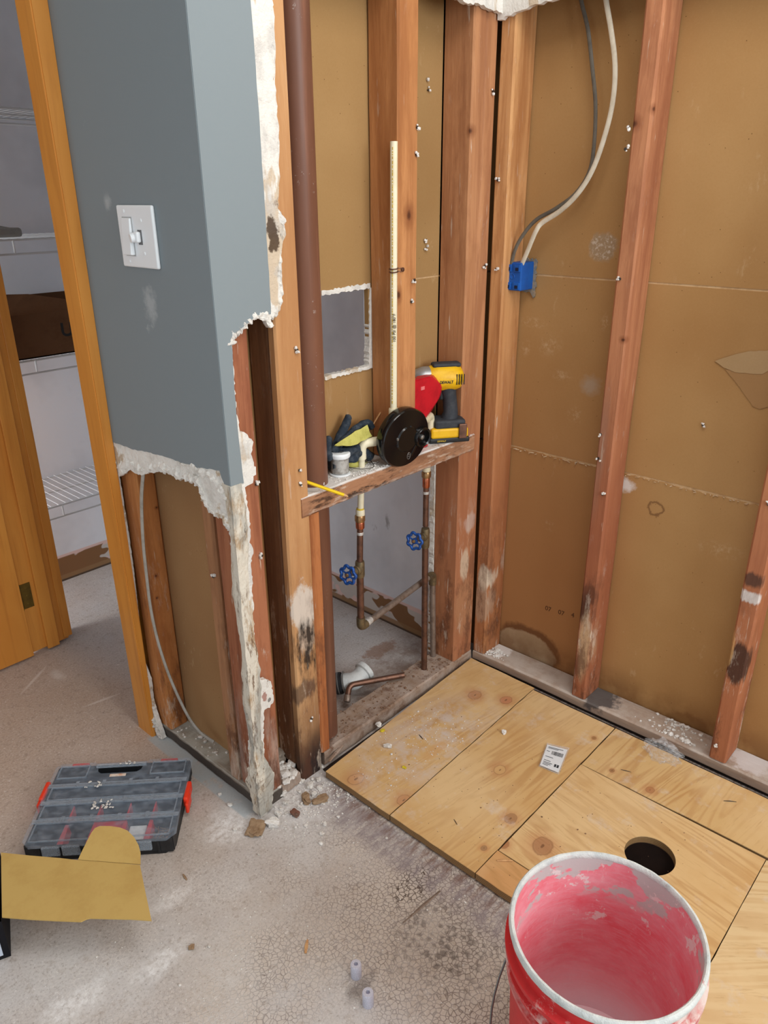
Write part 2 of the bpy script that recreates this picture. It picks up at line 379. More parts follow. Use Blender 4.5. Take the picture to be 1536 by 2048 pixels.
def plateRx(m):
    m.layer(rgb(196, 186, 176), m.mul(m.axis(2, .034, .043), m.noise(9, detail=6, rough=.7, lo=.36, hi=.6)), .8)
    m.layer(rgb(150, 122, 104), m.inv(m.axis(2, .02, .042)), .35)
    f = lambda x, y: tuple(px(x, y, 2, 0.045))
    m.layer(rgb(66, 62, 64), m.blob(f(1200, 1395), (.05, .05, .04), ns=30, amp=.6), .85)
    m.layer(rgb(232, 226, 222), m.blob(f(1000, 1300), (.04, .035, .04), ns=40, amp=.6), .85)
    m.layer(rgb(206, 198, 196), m.blob(f(1505, 1522), (.05, .05, .04), ns=40, amp=.6), .8)
W_plateR = wood('pale worn bottom plate', rgb(164, 138, 118), rgb(182, 158, 138), rgb(134, 106, 88), axis=1, seed=7.1, dust=.5, extra=plateRx)
def plateLx(m):
    m.layer(rgb(186, 186, 178), m.mul(m.axis(2, .03, .036), m.noise(11, detail=5, lo=.25, hi=.5)), .9)
    m.layer(rgb(74, 68, 64), m.inv(m.axis(2, .028, .036)), .9)
W_plateL = wood('grey stained bottom plate', rgb(120, 104, 88), rgb(140, 124, 106), rgb(88, 74, 62), axis=1, seed=3.1, dust=.5, extra=plateLx)
trim_lo, trim_hi, trim_dk = rgb(196, 122, 44), rgb(218, 150, 68), rgb(168, 96, 34)
def var(name, seed, axis=2):
    m = Mat(name, trim_hi, rough=0.38, spec=0.45)
    sv = [1, 1, 1]; sv[axis] = .05
    m.layer(trim_lo, m.noise(4, m.vec(1, 1, .3, off=(seed, 0, 0)), lo=.35, hi=.65), .8)
    g = m.noise(60, m.vec(*sv, off=(seed, seed, 0)), detail=5, rough=.6, dist=.5)
    m.layer(trim_dk, m.rng(g, .5, .72), .45)
    return m.done()
V_trim = var('varnished pine trim', 1.0); V_door = var('varnished birch door', 4.0)

def paper_mat(name, base, hi, lo, extra=None):
    m = Mat(name, base, rough=0.85, spec=0.15)
    m.layer(hi, m.noise(2.2, detail=3, lo=.4, hi=.65), .6)
    m.layer(lo, m.noise(1.6, m.vec(off=(5, 3, 1)), detail=3, lo=.45, hi=.7), .7)
    fib = m.noise(260, detail=4, rough=.7)
    m.layer(lo, m.rng(fib, .5, .75), .22); m.layer(hi, m.rng(fib, .45, .3), .22)
    m.layer(rgb(84, 54, 30), m.cells(38, lo=.03, hi=.05), .8)
    m.layer(rgb(196, 166, 126), m.mul(m.noise(26, m.vec(1, 1.6, .7, off=(1, 9, 2)), detail=7, rough=.75, lo=.60, hi=.69), m.noise(4, m.vec(off=(8, 2, 2)), lo=.5, hi=.6)), .55)
    if extra: extra(m)
    m.bump(fib, .12, .001); m.bump(m.noise(5, detail=2), .2, .004)
    return m.done()
def rwx(m):
    f = lambda x, y: tuple(px(x, y, 0, 0.09))
    # red-brown cast low down near the corner, water stains, torn facing
    m.layer(rgb(166, 112, 70), m.mul(m.inv(m.axis(2, .3, 1.1)), m.axis(1, -.55, -.25)), .7)
    m.layer(rgb(96, 60, 38), m.blob(f(1058, 1292), (.05, .118, .066), ns=9, amp=.3, soft=.07), .75)
    m.layer(rgb(178, 152, 120), m.blob(f(1052, 1296), (.05, .110, .060), ns=9, amp=.3, soft=.05), .9)
    m.layer(rgb(122, 82, 46), m.blob(f(1370, 1455), (.05, .06, .05), ns=12, amp=.5, soft=.1), .5)
    m.layer(rgb(160, 140, 114), m.blob(f(1206, 494), (.05, .035, .034), ns=40, amp=.45), .75)
    m.layer(rgb(224, 212, 196), m.mul(m.blob(f(1206, 494), (.05, .035, .034), ns=40, amp=.45), m.noise(160, lo=.5, hi=.62)), .5)
    for (x, y, a_, b_) in ((1065, 645, .05, .012), (1100, 690, .03, .03), (1050, 695, .02, .02), (1210, 640, .012, .02), (1120, 750, .03, .012), (1150, 830, .02, .02), (1440, 1100, .05, .02), (1100, 1050, .02, .015)):
        m.layer(rgb(206, 178, 140), m.mul(m.blob(f(x, y), (.05, a_, b_), ns=30, amp=.8, soft=.5), m.noise(60, detail=6, rough=.8, lo=.5, hi=.64)), .6)
    m.layer(rgb(178, 166, 150), m.blob(f(1180, 770), (.05, .022, .022), ns=40, amp=.8, soft=.5), .5)
    m.layer(rgb(224, 220, 216), m.blob(f(1250, 970), (.05, .022, .018), ns=50, amp=.8, soft=.4), .8)
    m.layer(rgb(110, 76, 48), m.blob(f(1312, 1018), (.05, .018, .018), ns=40, amp=.6, ring=.25), .7)
    m.layer(rgb(112, 72, 40), m.mul(m.inv(m.axis(2, .05, .16)), m.noise(8, detail=4, lo=.4, hi=.6)), .6)
K_right = paper_mat('brown drywall paper right', rgb(172, 132, 84), rgb(182, 144, 96), rgb(158, 116, 70), rwx)
def bwx(m):
    m.layer(rgb(158, 110, 66), m.inv(m.axis(2, .55, 1.25)), .75)
    m.layer(rgb(214, 190, 156), m.mul(m.noise(40, m.vec(1, 1, .12, off=(2, 0, 0)), detail=6, lo=.6, hi=.68), m.inv(m.axis(2, .85, 1.05))), .5)
K_back = paper_mat('brown drywall paper back', rgb(158, 124, 80), rgb(168, 134, 90), rgb(144, 108, 66), bwx)
K_left = paper_mat('brown drywall paper left', rgb(164, 126, 86), rgb(174, 136, 94), rgb(146, 108, 72))

m = Mat('white gypsum edge', rgb(232, 228, 220), rough=.95, spec=.1)
m.layer(rgb(206, 186, 160), m.noise(14, m.vec(1, 1, .4), detail=4, lo=.53, hi=.56), .9)
m.layer(rgb(196, 192, 186), m.noise(26, m.vec(1, 1, .6, off=(1, 4, 4)), detail=5, lo=.5, hi=.62), .6)
m.layer(rgb(120, 88, 56), m.noise(20, m.vec(1, 1, .5, off=(3, 3, 1)), detail=6, rough=.7, lo=.64, hi=.70), .85)
m.layer(rgb(70, 50, 34), m.blob(tuple(px(543, 470, 1, -.012)), (.014, .03, .03), ns=50, amp=.9), .9)
m.layer(rgb(150, 66, 34), m.blob(tuple(px(527, 1392, 1, -.012)), (.007, .02, .014), ns=70, amp=.9), .7)
m.layer(rgb(60, 56, 54), m.blob(tuple(px(537, 1398, 1, -.012)), (.005, .02, .006), ns=60, amp=.8), .7)
m.bump(m.noise(90, detail=6, rough=.7), .9, .004); m.bump(m.noise(22, detail=3), .7, .006)
G_edge = m.done()
m = Mat('corner bead plaster', rgb(224, 216, 200), rough=.95, spec=.1)
m.layer(rgb(178, 148, 112), m.noise(30, m.vec(1, 1, .35), detail=6, rough=.75, lo=.52, hi=.62), .85)
m.layer(rgb(112, 82, 58), m.mul(m.noise(70, m.vec(1, 1, .2, off=(1, 7, 2)), detail=6, rough=.75, lo=.54, hi=.60), m.inv(m.axis(2, .5, .8))), .8)
m.layer(rgb(84, 60, 42), m.noise(46, m.vec(1, 1, .3, off=(3, 1, 1)), detail=6, rough=.75, lo=.62, hi=.68), .9)
m.layer(rgb(150, 152, 148), m.noise(9, m.vec(1, 1, .3, off=(8, 1, 1)), detail=4, lo=.54, hi=.6), .6)
m.bump(m.noise(80, m.vec(1, 1, .5), detail=6, rough=.7), 1.0, .005)
G_bead = m.done()
m = Mat('torn white gypsum', rgb(242, 238, 230), rough=.95, spec=.1)
m.layer(rgb(206, 200, 190), m.noise(22, detail=5, rough=.7, lo=.48, hi=.62), .6)
m.layer(rgb(188, 160, 122), m.noise(12, m.vec(off=(4, 4, 1)), detail=5, lo=.56, hi=.60), .75)
m.bump(m.noise(50, detail=6, rough=.7), 1.0, .006); m.bump(m.noise(16, detail=3), 1.0, .012)
G_torn = m.done()
def paintm(name, c, extra=None):
    m = Mat(name, c, rough=.6, spec=.3); m.bump(m.noise(240, detail=3), .12, .001)
    m.layer(rgb(190, 194, 196), m.mul(m.noise(9, detail=6, rough=.7, lo=.66, hi=.72)), .35)
    if extra: extra(m)
    return m.done()
def pA(m):
    f = lambda x, y: tuple(px(x, y, 0, -.887))
    m.layer(rgb(212, 214, 214), m.blob(f(300, 610), (.05, .018, .03), ns=60, amp=.9, soft=.5), .35)
    m.layer(rgb(212, 214, 214), m.blob(f(214, 404), (.05, .01, .012), ns=60, amp=.8, soft=.6), .35)
Paint = paintm('slate grey wall paint', rgb(130, 140, 144), pA)
m = Mat('closet wall paint', rgb(228, 232, 240), rough=.6, spec=.25)
m.layer(rgb(168, 172, 180), m.noise(3, detail=4, lo=.45, hi=.7), .4)
m.layer(rgb(120, 118, 120), m.noise(9, m.vec(1, 1, .4), detail=6, rough=.7, lo=.66, hi=.72), .6)
# torn paper strip where the baseboard came off
strip = m.inv(m.axis(2, .092, .096, False))
m.layer(rgb(222, 190, 182), m.inv(m.axis(2, .108, .113, False)), .9)
m.layer(rgb(196, 192, 186), m.mul(strip, m.noise(11, m.vec(off=(1, 0, 0)), detail=2, lo=.42, hi=.44)), .9)
m.layer(rgb(134, 98, 66), m.mul(m.inv(m.axis(2, .098, .102, False)), m.noise(7, m.vec(1, 1, 1.3, off=(7, 2, 4)), detail=2, lo=.47, hi=.485)), 1)
m.layer(rgb(148, 116, 82), m.inv(m.axis(2, .024, .028, False)), .9)
m.layer(rgb(74, 62, 54), m.inv(m.axis(2, .006, .01, False)), .9)
Closet = m.done()
Ceil = Mat('ceiling white', rgb(225, 222, 216), rough=.9).done()

# floor: old adhesive over slab with crazing, stains and plaster dust
m = Mat('worn floor', rgb(198, 194, 192), rough=.8, spec=.25)
m.layer(rgb(180, 162, 146), m.noise(2.3, detail=4, lo=.42, hi=.62), .55)
m.layer(rgb(208, 204, 200), m.noise(4.5, m.vec(off=(3, 1, 0)), detail=5, lo=.48, hi=.68), .6)
far = m.mul(m.axis(1, -.1, .55), m.inv(m.axis(0, -.95, -.7)))
m.layer(rgb(182, 156, 134), far, .65)
m.layer(rgb(168, 158, 156), m.axis(0, -.86, -.75), .3)
fine = m.noise(170, detail=5, rough=.75)
m.layer(rgb(120, 104, 92), m.rng(fine, .53, .68), .6); m.layer(rgb(224, 218, 212), m.rng(fine, .44, .32), .55)
m.layer(rgb(140, 122, 106), m.noise(38, m.vec(off=(9, 3, 0)), detail=6, rough=.75, lo=.54, hi=.66), .45)
m.layer(rgb(226, 220, 214), m.cells(85, m.vec(off=(1, 1, 0)), lo=.1, hi=.16), .5)
m.layer(rgb(92, 78, 68), m.cells(60, m.vec(off=(4, 2, 0)), lo=.06, hi=.12), .5)
warp = m.N.new('ShaderNodeVectorMath'); warp.operation = 'ADD'
nz = m.N.new('ShaderNodeTexNoise'); nz.inputs['Scale'].default_value = 40; m.link(m.pos, nz.inputs['Vector'])
sc_ = m.N.new('ShaderNodeVectorMath'); sc_.operation = 'SCALE'; sc_.inputs['Scale'].default_value = .012; m.link(nz.outputs['Color'], sc_.inputs[0])
m.link(m.pos, warp.inputs[0]); m.link(sc_.outputs[0], warp.inputs[1])
ck = m.crack(105, warp.outputs[0], .0, .10)
near = m.mul(m.inv(m.axis(1, -.45, -.12)), m.axis(0, -1.15, -.95))
near = m.mx(near, m.mul(m.inv(m.axis(1, -.3, -.05)), m.noise(3, lo=.4, hi=.6)))
m.layer(rgb(206, 188, 168), m.mul(near, m.inv(ck)), .45)
m.layer(rgb(112, 92, 78), m.mul(near, ck, m.noise(7, lo=.25, hi=.55)), .85)
leftz = m.mul(m.inv(m.axis(1, -.1, .1)), m.inv(m.axis(0, -1.1, -.95)))
m.layer(rgb(226, 220, 212), m.mul(leftz, ck, m.noise(6, m.vec(off=(2, 5, 0)), lo=.4, hi=.6)), .55)
F = lambda x, y: tuple(px(x, y, 2, 0.0))
m.layer(rgb(96, 86, 80), m.mul(m.blob(F(870, 1870), (.10, .075, .1), ns=24, amp=.6, soft=.4), m.cells(62, warp.outputs[0], lo=.25, hi=.5, a=1, b=.25)), .6)
m.layer(rgb(96, 86, 80), m.mul(m.blob(F(930, 1930), (.09, .06, .1), ns=24, amp=.6, soft=.4), m.cells(62, warp.outputs[0], lo=.25, hi=.5, a=1, b=.2)), .5)
m.layer(rgb(86, 74, 68), m.blob(F(720, 1975), (.035, .014, .1), ns=50, amp=.7, soft=.4), .5)
m.layer(rgb(70, 52, 36), m.mul(m.blob(F(830, 1765), (.06, .035, .1), ns=50, amp=.7, soft=.3), ck), .95)
m.layer(rgb(236, 232, 228), m.mul(m.noise(55, m.vec(off=(6, 6, 0)), detail=6, rough=.8, lo=.60, hi=.66), m.noise(4, m.vec(off=(2, 8, 0)), lo=.42, hi=.6)), .7)
m.layer(rgb(86, 72, 62), m.mul(m.noise(90, m.vec(off=(1, 6, 0)), detail=6, rough=.8, lo=.63, hi=.68), m.noise(5, m.vec(off=(7, 8, 0)), lo=.42, hi=.6)), .6)
for (x0_, y0_, x1_, y1_) in ((40, 1390, 95, 1330), (165, 1415, 245, 1385)):
    a_, b_ = Vector(F(x0_, y0_)), Vector(F(x1_, y1_)); rz_ = math.degrees(math.atan2((b_ - a_).y, (b_ - a_).x)); mid = (a_ + b_) / 2
    vv = m.N.new('ShaderNodeVectorMath'); vv.operation = 'SUBTRACT'; m.link(m.pos, vv.inputs[0]); vv.inputs[1].default_value = mid
    vr = m.N.new('ShaderNodeVectorRotate'); vr.rotation_type = 'Z_AXIS'; vr.inputs['Angle'].default_value = -R(rz_); m.link(vv.outputs[0], vr.inputs['Vector'])
    vd_ = m.N.new('ShaderNodeVectorMath'); vd_.operation = 'DIVIDE'; m.link(vr.outputs[0], vd_.inputs[0]); vd_.inputs[1].default_value = ((b_ - a_).length / 2, .006, 1)
    vl = m.N.new('ShaderNodeVectorMath'); vl.operation = 'LENGTH'; m.link(vd_.outputs[0], vl.inputs[0])
    m.layer(rgb(222, 214, 206), m.rng(vl.outputs['Value'], 1.1, .5), .55)
# purple-brown stripe beside the plywood
m.layer(rgb(134, 122, 124), m.mul(m.axis(0, -.80, -.755), m.inv(m.axis(0, -.7, -.69)), m.inv(m.axis(1, -.05, 0)), m.noise(30, m.vec(.5, 1.6, 1), detail=6, rough=.7, lo=.35, hi=.6)), .8)
m.layer(rgb(116, 82, 66), m.mul(m.axis(0, -.745, -.70), m.inv(m.axis(1, -.05, 0)), m.noise(38, m.vec(.4, 1.6, 1), detail=6, rough=.7, lo=.44, hi=.6)), .75)
# powder
for (x, y, r) in ((345, 1795, (.04, .02, .1)), (320, 1925, (.055, .022, .1)), (150, 2010, (.06, .03, .1)), (600, 1590, (.09, .08, .1)), (460, 1650, (.06, .05, .1))):
    m.layer(rgb(236, 234, 232), m.mul(m.blob(F(x, y), r, ns=26, amp=.7, soft=.5), m.noise(70, detail=6, rough=.8, lo=.38, hi=.6)), .85)
for (x, y, r) in ((365, 1420, (.002, .002, .1)), (115, 1350, (.015, .03, .1))):
    m.layer(rgb(216, 208, 200), m.blob(F(x, y), r, ns=60, amp=.6, soft=.5), .6)
# painted over-spray line along the wall plate
m.layer(rgb(176, 186, 190), m.mul(m.axis(0, -.915, -.91, False), m.inv(m.axis(0, -.87, -.865, False)), m.axis(1, .0, .02, False), m.inv(m.axis(1, .44, .46, False)), m.noise(20, detail=3, lo=.3, hi=.42)), .8)
# dirt inside the wall and on the closet floor
m.layer(rgb(140, 98, 70), m.blob(F(760, 1300), (.07, .03, .1), ns=40, amp=.8), .6)
m.layer(rgb(120, 92, 72), m.mul(m.axis(0, -.62, -.5), m.inv(m.axis(1, .2, .3)), m.axis(1, .08, .1), m.noise(14, detail=5, lo=.4, hi=.6)), .6)
m.bump(fine, .35, .002); m.bump(m.inv(m.mul(near, ck)), .35, .0015)
Floor = m.done()

def plym(name, rz, seed, knots=(), bias=(208, 170, 116), extra=None):
    m = Mat(name, rgb(*bias), rough=.62, spec=.25)
    v = m.vec(1, 1, 1, rz=rz, off=(seed, seed * .7, 0))
    vs = m.N.new('ShaderNodeMapping'); vs.inputs['Scale'].default_value = (.10, 1, 1); m.link(v, vs.inputs['Vector']); vs = vs.outputs[0]
    big = m.noise(9, vs, detail=3, rough=.5, dist=.8)
    rings = m.N.new('ShaderNodeMath'); rings.operation = 'SINE'; m.link(m.math('MULTIPLY', big, 70), rings.inputs[0])
    g = m.rng(rings.outputs[0], -.2, 1.0)
    m.layer(rgb(184, 138, 86), m.mul(g, m.noise(3, v, lo=.3, hi=.6)), .75)
    m.layer(rgb(224, 194, 148), m.noise(2.6, m.vec(off=(seed, 2, 0)), detail=4, lo=.45, hi=.65), .55)
    m.layer(rgb(164, 116, 68), m.noise(150, vs, detail=4, rough=.7, lo=.56, hi=.72), .4)
    m.layer(rgb(196, 150, 92), m.noise(5, m.vec(off=(seed, 7, 0)), detail=4, lo=.52, hi=.7), .5)
    for (x, y, r, dark) in knots:
        c = tuple(px(x, y, 2, .024))
        m.layer(rgb(186, 128, 84), m.blob(c, (r * 1.5, r * 1.5, .1), ns=20, amp=.35, soft=.5), .6)
        m.layer(rgb(*dark), m.blob(c, (r, r * .8, .1), ns=30, amp=.3, soft=.2), .6)
        m.layer(rgb(102, 62, 38), m.blob(c, (r, r * .8, .1), ns=30, amp=.3, ring=.12), .32)
        m.layer(rgb(88, 56, 36), m.blob(c, (r * .25, r * .12, .1), ns=60, amp=.8), .6)
    if extra: extra(m)
    m.layer(rgb(214, 208, 202), m.mul(m.noise(11, m.vec(off=(2, seed, 0)), detail=6, rough=.7, lo=.56, hi=.7)), .4)
    m.layer(rgb(150, 118, 78), m.inv(m.axis(2, .0215, .0225)), .8)
    m.layer(rgb(96, 66, 40), m.mul(m.inv(m.axis(2, .021, .022)), m.wave(70, m.vec(), dist=.5, direction='Z', lo=.45, hi=.6)), .85)
    m.bump(m.noise(150, vs, detail=4), .15, .001)
    return m.done()
def dusty(m):
    m.layer(rgb(206, 192, 182), m.mul(m.blob(tuple(px(860, 1480, 2, .024)), (.2, .12, .1), ns=10, amp=.5, soft=.5), m.noise(20, detail=6, rough=.7, lo=.4, hi=.62)), .85)
    m.layer(rgb(206, 160, 106), m.blob(tuple(px(870, 1500, 2, .024)), (.045, .018, .1), ns=14, amp=.4), .6)
K_ = (176, 122, 84)
Ply1 = plym('plywood far sheet', 8, 1.0, [(950, 1390, .021, K_), (1012, 1400, .019, (186, 118, 88)), (712, 1558, .022, (200, 150, 104)), (808, 1600, .018, (190, 138, 96))], extra=dusty)
Ply2 = plym('plywood middle sheet', 8, 6.0, [(1021, 1637, .016, (148, 108, 76)), (968, 1696, .008, (140, 110, 80)), (1188, 1476, .007, (140, 100, 60)), (1000, 1540, .018, (210, 172, 116))])
Ply3 = plym('plywood hole sheet', -82, 11.0, [(1085, 1692, .026, (156, 108, 76)), (1008, 1688, .013, (142, 84, 48))], bias=(214, 178, 126))
Ply4 = plym('plywood right sheet', 8, 15.0, [(1300, 1580, .012, (168, 112, 74)), (1224, 1541, .007, (130, 92, 60))], bias=(208, 172, 118))
Ply5 = plym('plywood near sheet', 50, 21.0, bias=(214, 186, 140))
Ply6 = plym('plywood filler strip', 98, 25.0, bias=(200, 150, 98))

def plain(name, c, rough=.5, metal=0, spec=.4, var=None, vs=20, bump=0, trans=0, obj=False):
    m = Mat(name, c, rough=rough, metal=metal, spec=spec, trans=trans, obj=obj)
    if var: m.layer(var, m.noise(vs, detail=5, rough=.7, lo=.45, hi=.65), .8)
    if bump: m.bump(m.noise(vs * 4, detail=5), bump, .002)
    return m.done()
Copper = plain('old copper', rgb(122, 88, 72), .42, .7, var=rgb(84, 64, 54), vs=40)
CopperBright = plain('fresh copper', rgb(196, 116, 84), .28, .9, var=rgb(150, 82, 60), vs=50)
Brass = plain('dull brass', rgb(128, 112, 84), .5, .7, var=rgb(92, 82, 66), vs=60)
BrassBright = plain('brass fitting', rgb(186, 150, 104), .35, .85, var=rgb(140, 104, 72), vs=80)
Galv = plain('grey pipe', rgb(146, 130, 118), .5, .55, var=rgb(112, 92, 78), vs=50)
Solder = plain('solder blob', rgb(214, 212, 208), .42, .45, var=rgb(160, 150, 140), vs=90)
CPVC = plain('cream cpvc', rgb(232, 222, 192), .42, 0, .4, var=rgb(220, 208, 174), vs=12)
PVCw = plain('white pvc', rgb(214, 216, 214), .5, 0, .4, var=rgb(180, 182, 180), vs=30)
YellowInk = plain('yellow ink', rgb(214, 184, 60), .6, var=rgb(180, 140, 40), vs=60)
BlackInk = plain('dark ink', rgb(70, 56, 44), .8)
InkWall = plain('faded ink', rgb(92, 58, 36), .9)
Black = plain('glossy black plastic', rgb(14, 14, 15), .16, 0, .6)
BlackM = plain('matte black plastic', rgb(26, 27, 29), .5, var=rgb(44, 44, 46), vs=30)
Drain = Mat('drain pipe brown', rgb(126, 84, 64), rough=.42, spec=.35)
Drain.layer(rgb(102, 66, 50), Drain.noise(6, Drain.vec(1, 1, .3), detail=4, lo=.4, hi=.65), .8)
Drain.layer(rgb(150, 100, 78), Drain.noise(50, Drain.vec(1, 1, .05), detail=4, lo=.56, hi=.7), .4)
Drain.layer(rgb(206, 200, 194), Drain.mul(Drain.noise(60, detail=6, rough=.8, lo=.62, hi=.67), Drain.noise(6, lo=.5, hi=.6)), .6); DrainM = Drain.done()
ValveBlue = plain('blue painted handle', rgb(34, 84, 160), .38, .2, .5, var=rgb(24, 58, 120), vs=90)
BoxBlue = plain('blue outlet box plastic', rgb(20, 92, 178), .5, 0, .4, var=rgb(16, 76, 156), vs=14)
White = plain('white plastic', rgb(238, 242, 244), .35, 0, .45)
Screw = plain('steel', rgb(150, 148, 144), .4, .8)
NailM = plain('dark nail', rgb(78, 72, 68), .5, .7)
CableW = plain('white cable jacket', rgb(214, 204, 184), .5, 0, .35, var=rgb(192, 180, 158), vs=30)
CableG = plain('grey cable jacket', rgb(104, 98, 88), .6, 0, .3, var=rgb(84, 78, 70), vs=30)
CableL = plain('light grey cable jacket', rgb(176, 170, 160), .55, 0, .3, var=rgb(150, 142, 130), vs=30)
YellowP = plain('yellow tool plastic', rgb(236, 186, 24), .45, 0, .4, var=rgb(216, 162, 16), vs=40)
Silver = plain('silver gearcase', rgb(170, 172, 174), .38, .6)
RubberG = plain('dark grey rubber', rgb(48, 52, 58), .7, var=rgb(64, 66, 70), vs=50, bump=.2)
RedP = plain('red tool plastic', rgb(196, 26, 40), .42, 0, .4, var=rgb(170, 20, 34), vs=30)
GloveD = plain('navy glove fabric', rgb(44, 52, 62), .9, 0, .15, var=rgb(78, 84, 90), vs=60, bump=.6)
GloveY = plain('yellow green glove fabric', rgb(196, 190, 104), .85, 0, .15, var=rgb(168, 160, 80), vs=40, bump=.4)
PencilY = plain('yellow pencil', rgb(240, 202, 20), .4, 0, .4)
Lead = plain('graphite', rgb(60, 58, 58), .5); RawWood = plain('raw wood', rgb(206, 160, 110), .8, var=rgb(176, 124, 80), vs=60)
Card = plain('kraft cardboard', rgb(196, 164, 98), .85, 0, .15, var=rgb(186, 152, 88), vs=14)
CardD = plain('brown carton', rgb(106, 76, 54), .9, 0, .1, var=rgb(92, 64, 44), vs=10)
CardE = plain('cardboard edge', rgb(206, 182, 130), .9)
PrintDark = plain('dark printed board', rgb(30, 30, 38), .5); PrintPale = plain('pale printed panel', rgb(190, 200, 214), .5)
Hinge = plain('aged brass hinge', rgb(122, 100, 46), .45, .7, var=rgb(96, 80, 40), vs=60)
Wire = plain('white coated wire', rgb(206, 208, 210), .45)
SteelWire = plain('galvanised wire', rgb(122, 126, 124), .4, .8)
Crumb = plain('gypsum crumb', rgb(230, 226, 220), .95, 0, .1, var=rgb(190, 182, 172), vs=60, bump=.6)
CrumbBrown = plain('paper backed gypsum', rgb(164, 138, 110), .95, 0, .1, var=rgb(132, 104, 78), vs=60, bump=.8)
Cloth = plain('grey folded sheet', rgb(150, 150, 146), .8, var=rgb(128, 128, 124), vs=14)
OrgRed = plain('red divider', rgb(206, 42, 52), .5); OrgOrange = plain('orange red latch', rgb(232, 62, 36), .4)
OrgNavy = plain('navy tray', rgb(40, 48, 62), .6, var=rgb(50, 58, 74), vs=12)
def clearm(name, col, fac, rough=.2):
    m = bpy.data.materials.new(name); m.use_nodes = True; t = m.node_tree; b = t.nodes['Principled BSDF']
    b.inputs['Base Color'].default_value = col; b.inputs['Roughness'].default_value = rough; b.inputs['Specular IOR Level'].default_value = .6
    tr = t.nodes.new('ShaderNodeBsdfTransparent'); mx = t.nodes.new('ShaderNodeMixShader'); mx.inputs[0].default_value = fac
    g = t.nodes.new('ShaderNodeTexNoise'); g.inputs['Scale'].default_value = 14; g.inputs['Detail'].default_value = 6
    r = t.nodes.new('ShaderNodeMapRange'); r.inputs['From Min'].default_value = .45; r.inputs['From Max'].default_value = .7; r.inputs['To Min'].default_value = fac; r.inputs['To Max'].default_value = min(1, fac + .22)
    t.links.new(g.outputs['Fac'], r.inputs['Value']); t.links.new(r.outputs[0], mx.inputs[0])
    t.links.new(tr.outputs[0], mx.inputs[1]); t.links.new(b.outputs[0], mx.inputs[2]); t.links.new(mx.outputs[0], t.nodes['Material Output'].inputs[0]); return m
LidM = clearm('translucent smoky lid', rgb(170, 184, 200), .13, .2)
LidRib = clearm('frosted lid rib', rgb(170, 182, 194), .34, .3)
FilmM = clearm('clear plastic film', rgb(230, 232, 234), .07, .1)
CapM = clearm('translucent white cap', rgb(214, 214, 228), .72, .35)
BagM = clearm('clear zip bag', rgb(225, 228, 232), .25, .15)

def nail_on(parent, pt, d, crumb=True, seed=0, r=.0035):
    d = Vector(d); pt = Vector(pt); bm = BM(); rnd = random.Random(seed)
    lathe(bm, [(0, .0045), (r, .004), (r, .0028), (.0014, .0026), (.0014, -.003), (0, -.003)], pt, d + Vector((rnd.uniform(-.3, .3),) * 3), 10); obj('nail', bm, NailM, parent)
    if crumb:
        bm = BM()
        for k in range(3): rock(bm, pt + d * .003 + Vector([rnd.uniform(-.006, .006) * (1 - abs(d[i])) for i in range(3)]), (rnd.uniform(.002, .0042),) * 3, seed * 7 + k, 1)
        obj('plaster_crumb', bm, Crumb, parent)
# ------------------------------------------------------------------ setting
ZT = 2.44
# floor with drain hole inside wall
bm = BM(); box(bm, -3.2, .2, -3.6, 2.2, -.06, 0); struct(obj('floor', bm, Floor), 'worn greyish tan bathroom floor with crazed surface')
bm = BM(); box(bm, -3.2, .2, -3.6, 2.2, ZT, ZT + .05); struct(obj('ceiling', bm, Ceil))

# right wall: brown paper back of the drywall in three boards with joints
bm = BM()
top = [(.09, .103, 2.44), (.09, -2.6, 2.44), (.09, -2.6, 1.203), (.09, .103, 1.203)]
prism(bm, top, 0, .09, .103)
prism(bm, [(.09, .103, 1.198), (.09, -2.6, 1.198), (.09, -2.6, .722), (.09, .103, .722)], 0, .0905, .103)
low = [(0, .103, .716), (0, -.02, .712)]
rnd = random.Random(5); y = -.03
while y > -2.6: low.append((0, y, .716 + rnd.uniform(-.0025, .0025))); y -= .012
low += [(0, -2.6, .0), (0, .103, .0)]
prism(bm, low, 0, .0895, .103)
struct(obj('wall_right', bm, K_right), 'brown paper back of drywall behind the right-hand studs')
bm = BM(); box(bm, .1035, .116, -2.6, .103, 0, ZT); struct(obj('wall_right_core', bm, G_edge))
wr = bpy.data.objects['wall_right']
p = px(1090, 1219, 0, .0895); p2 = px(1157, 1238, 0, .0895)
text('stamped_numbers', '07', .021, (p.x - .0004, p.y, p.z), (0, -1, 0), (0, 0, 1), InkWall, wr)
p = px(1116, 1227, 0, .0895); text('stamped_numbers', '07', .021, (p.x - .0004, p.y, p.z), (0, -1, 0), (0, 0, 1), InkWall, wr)
p = px(1142, 1233, 0, .0895); text('stamped_numbers', '4', .021, (p.x - .0004, p.y, p.z), (0, -1, 0), (0, 0, 1), InkWall, wr)
bm = BM(); box(bm, .0915, .093, -2.6, .05, 1.196, 1.205); box(bm, .0915, .093, -2.6, .05, .708, .724); obj('pale_joint', bm, plain('pale joint edge', rgb(206, 172, 128), .9, var=rgb(176, 138, 94), vs=30), wr)
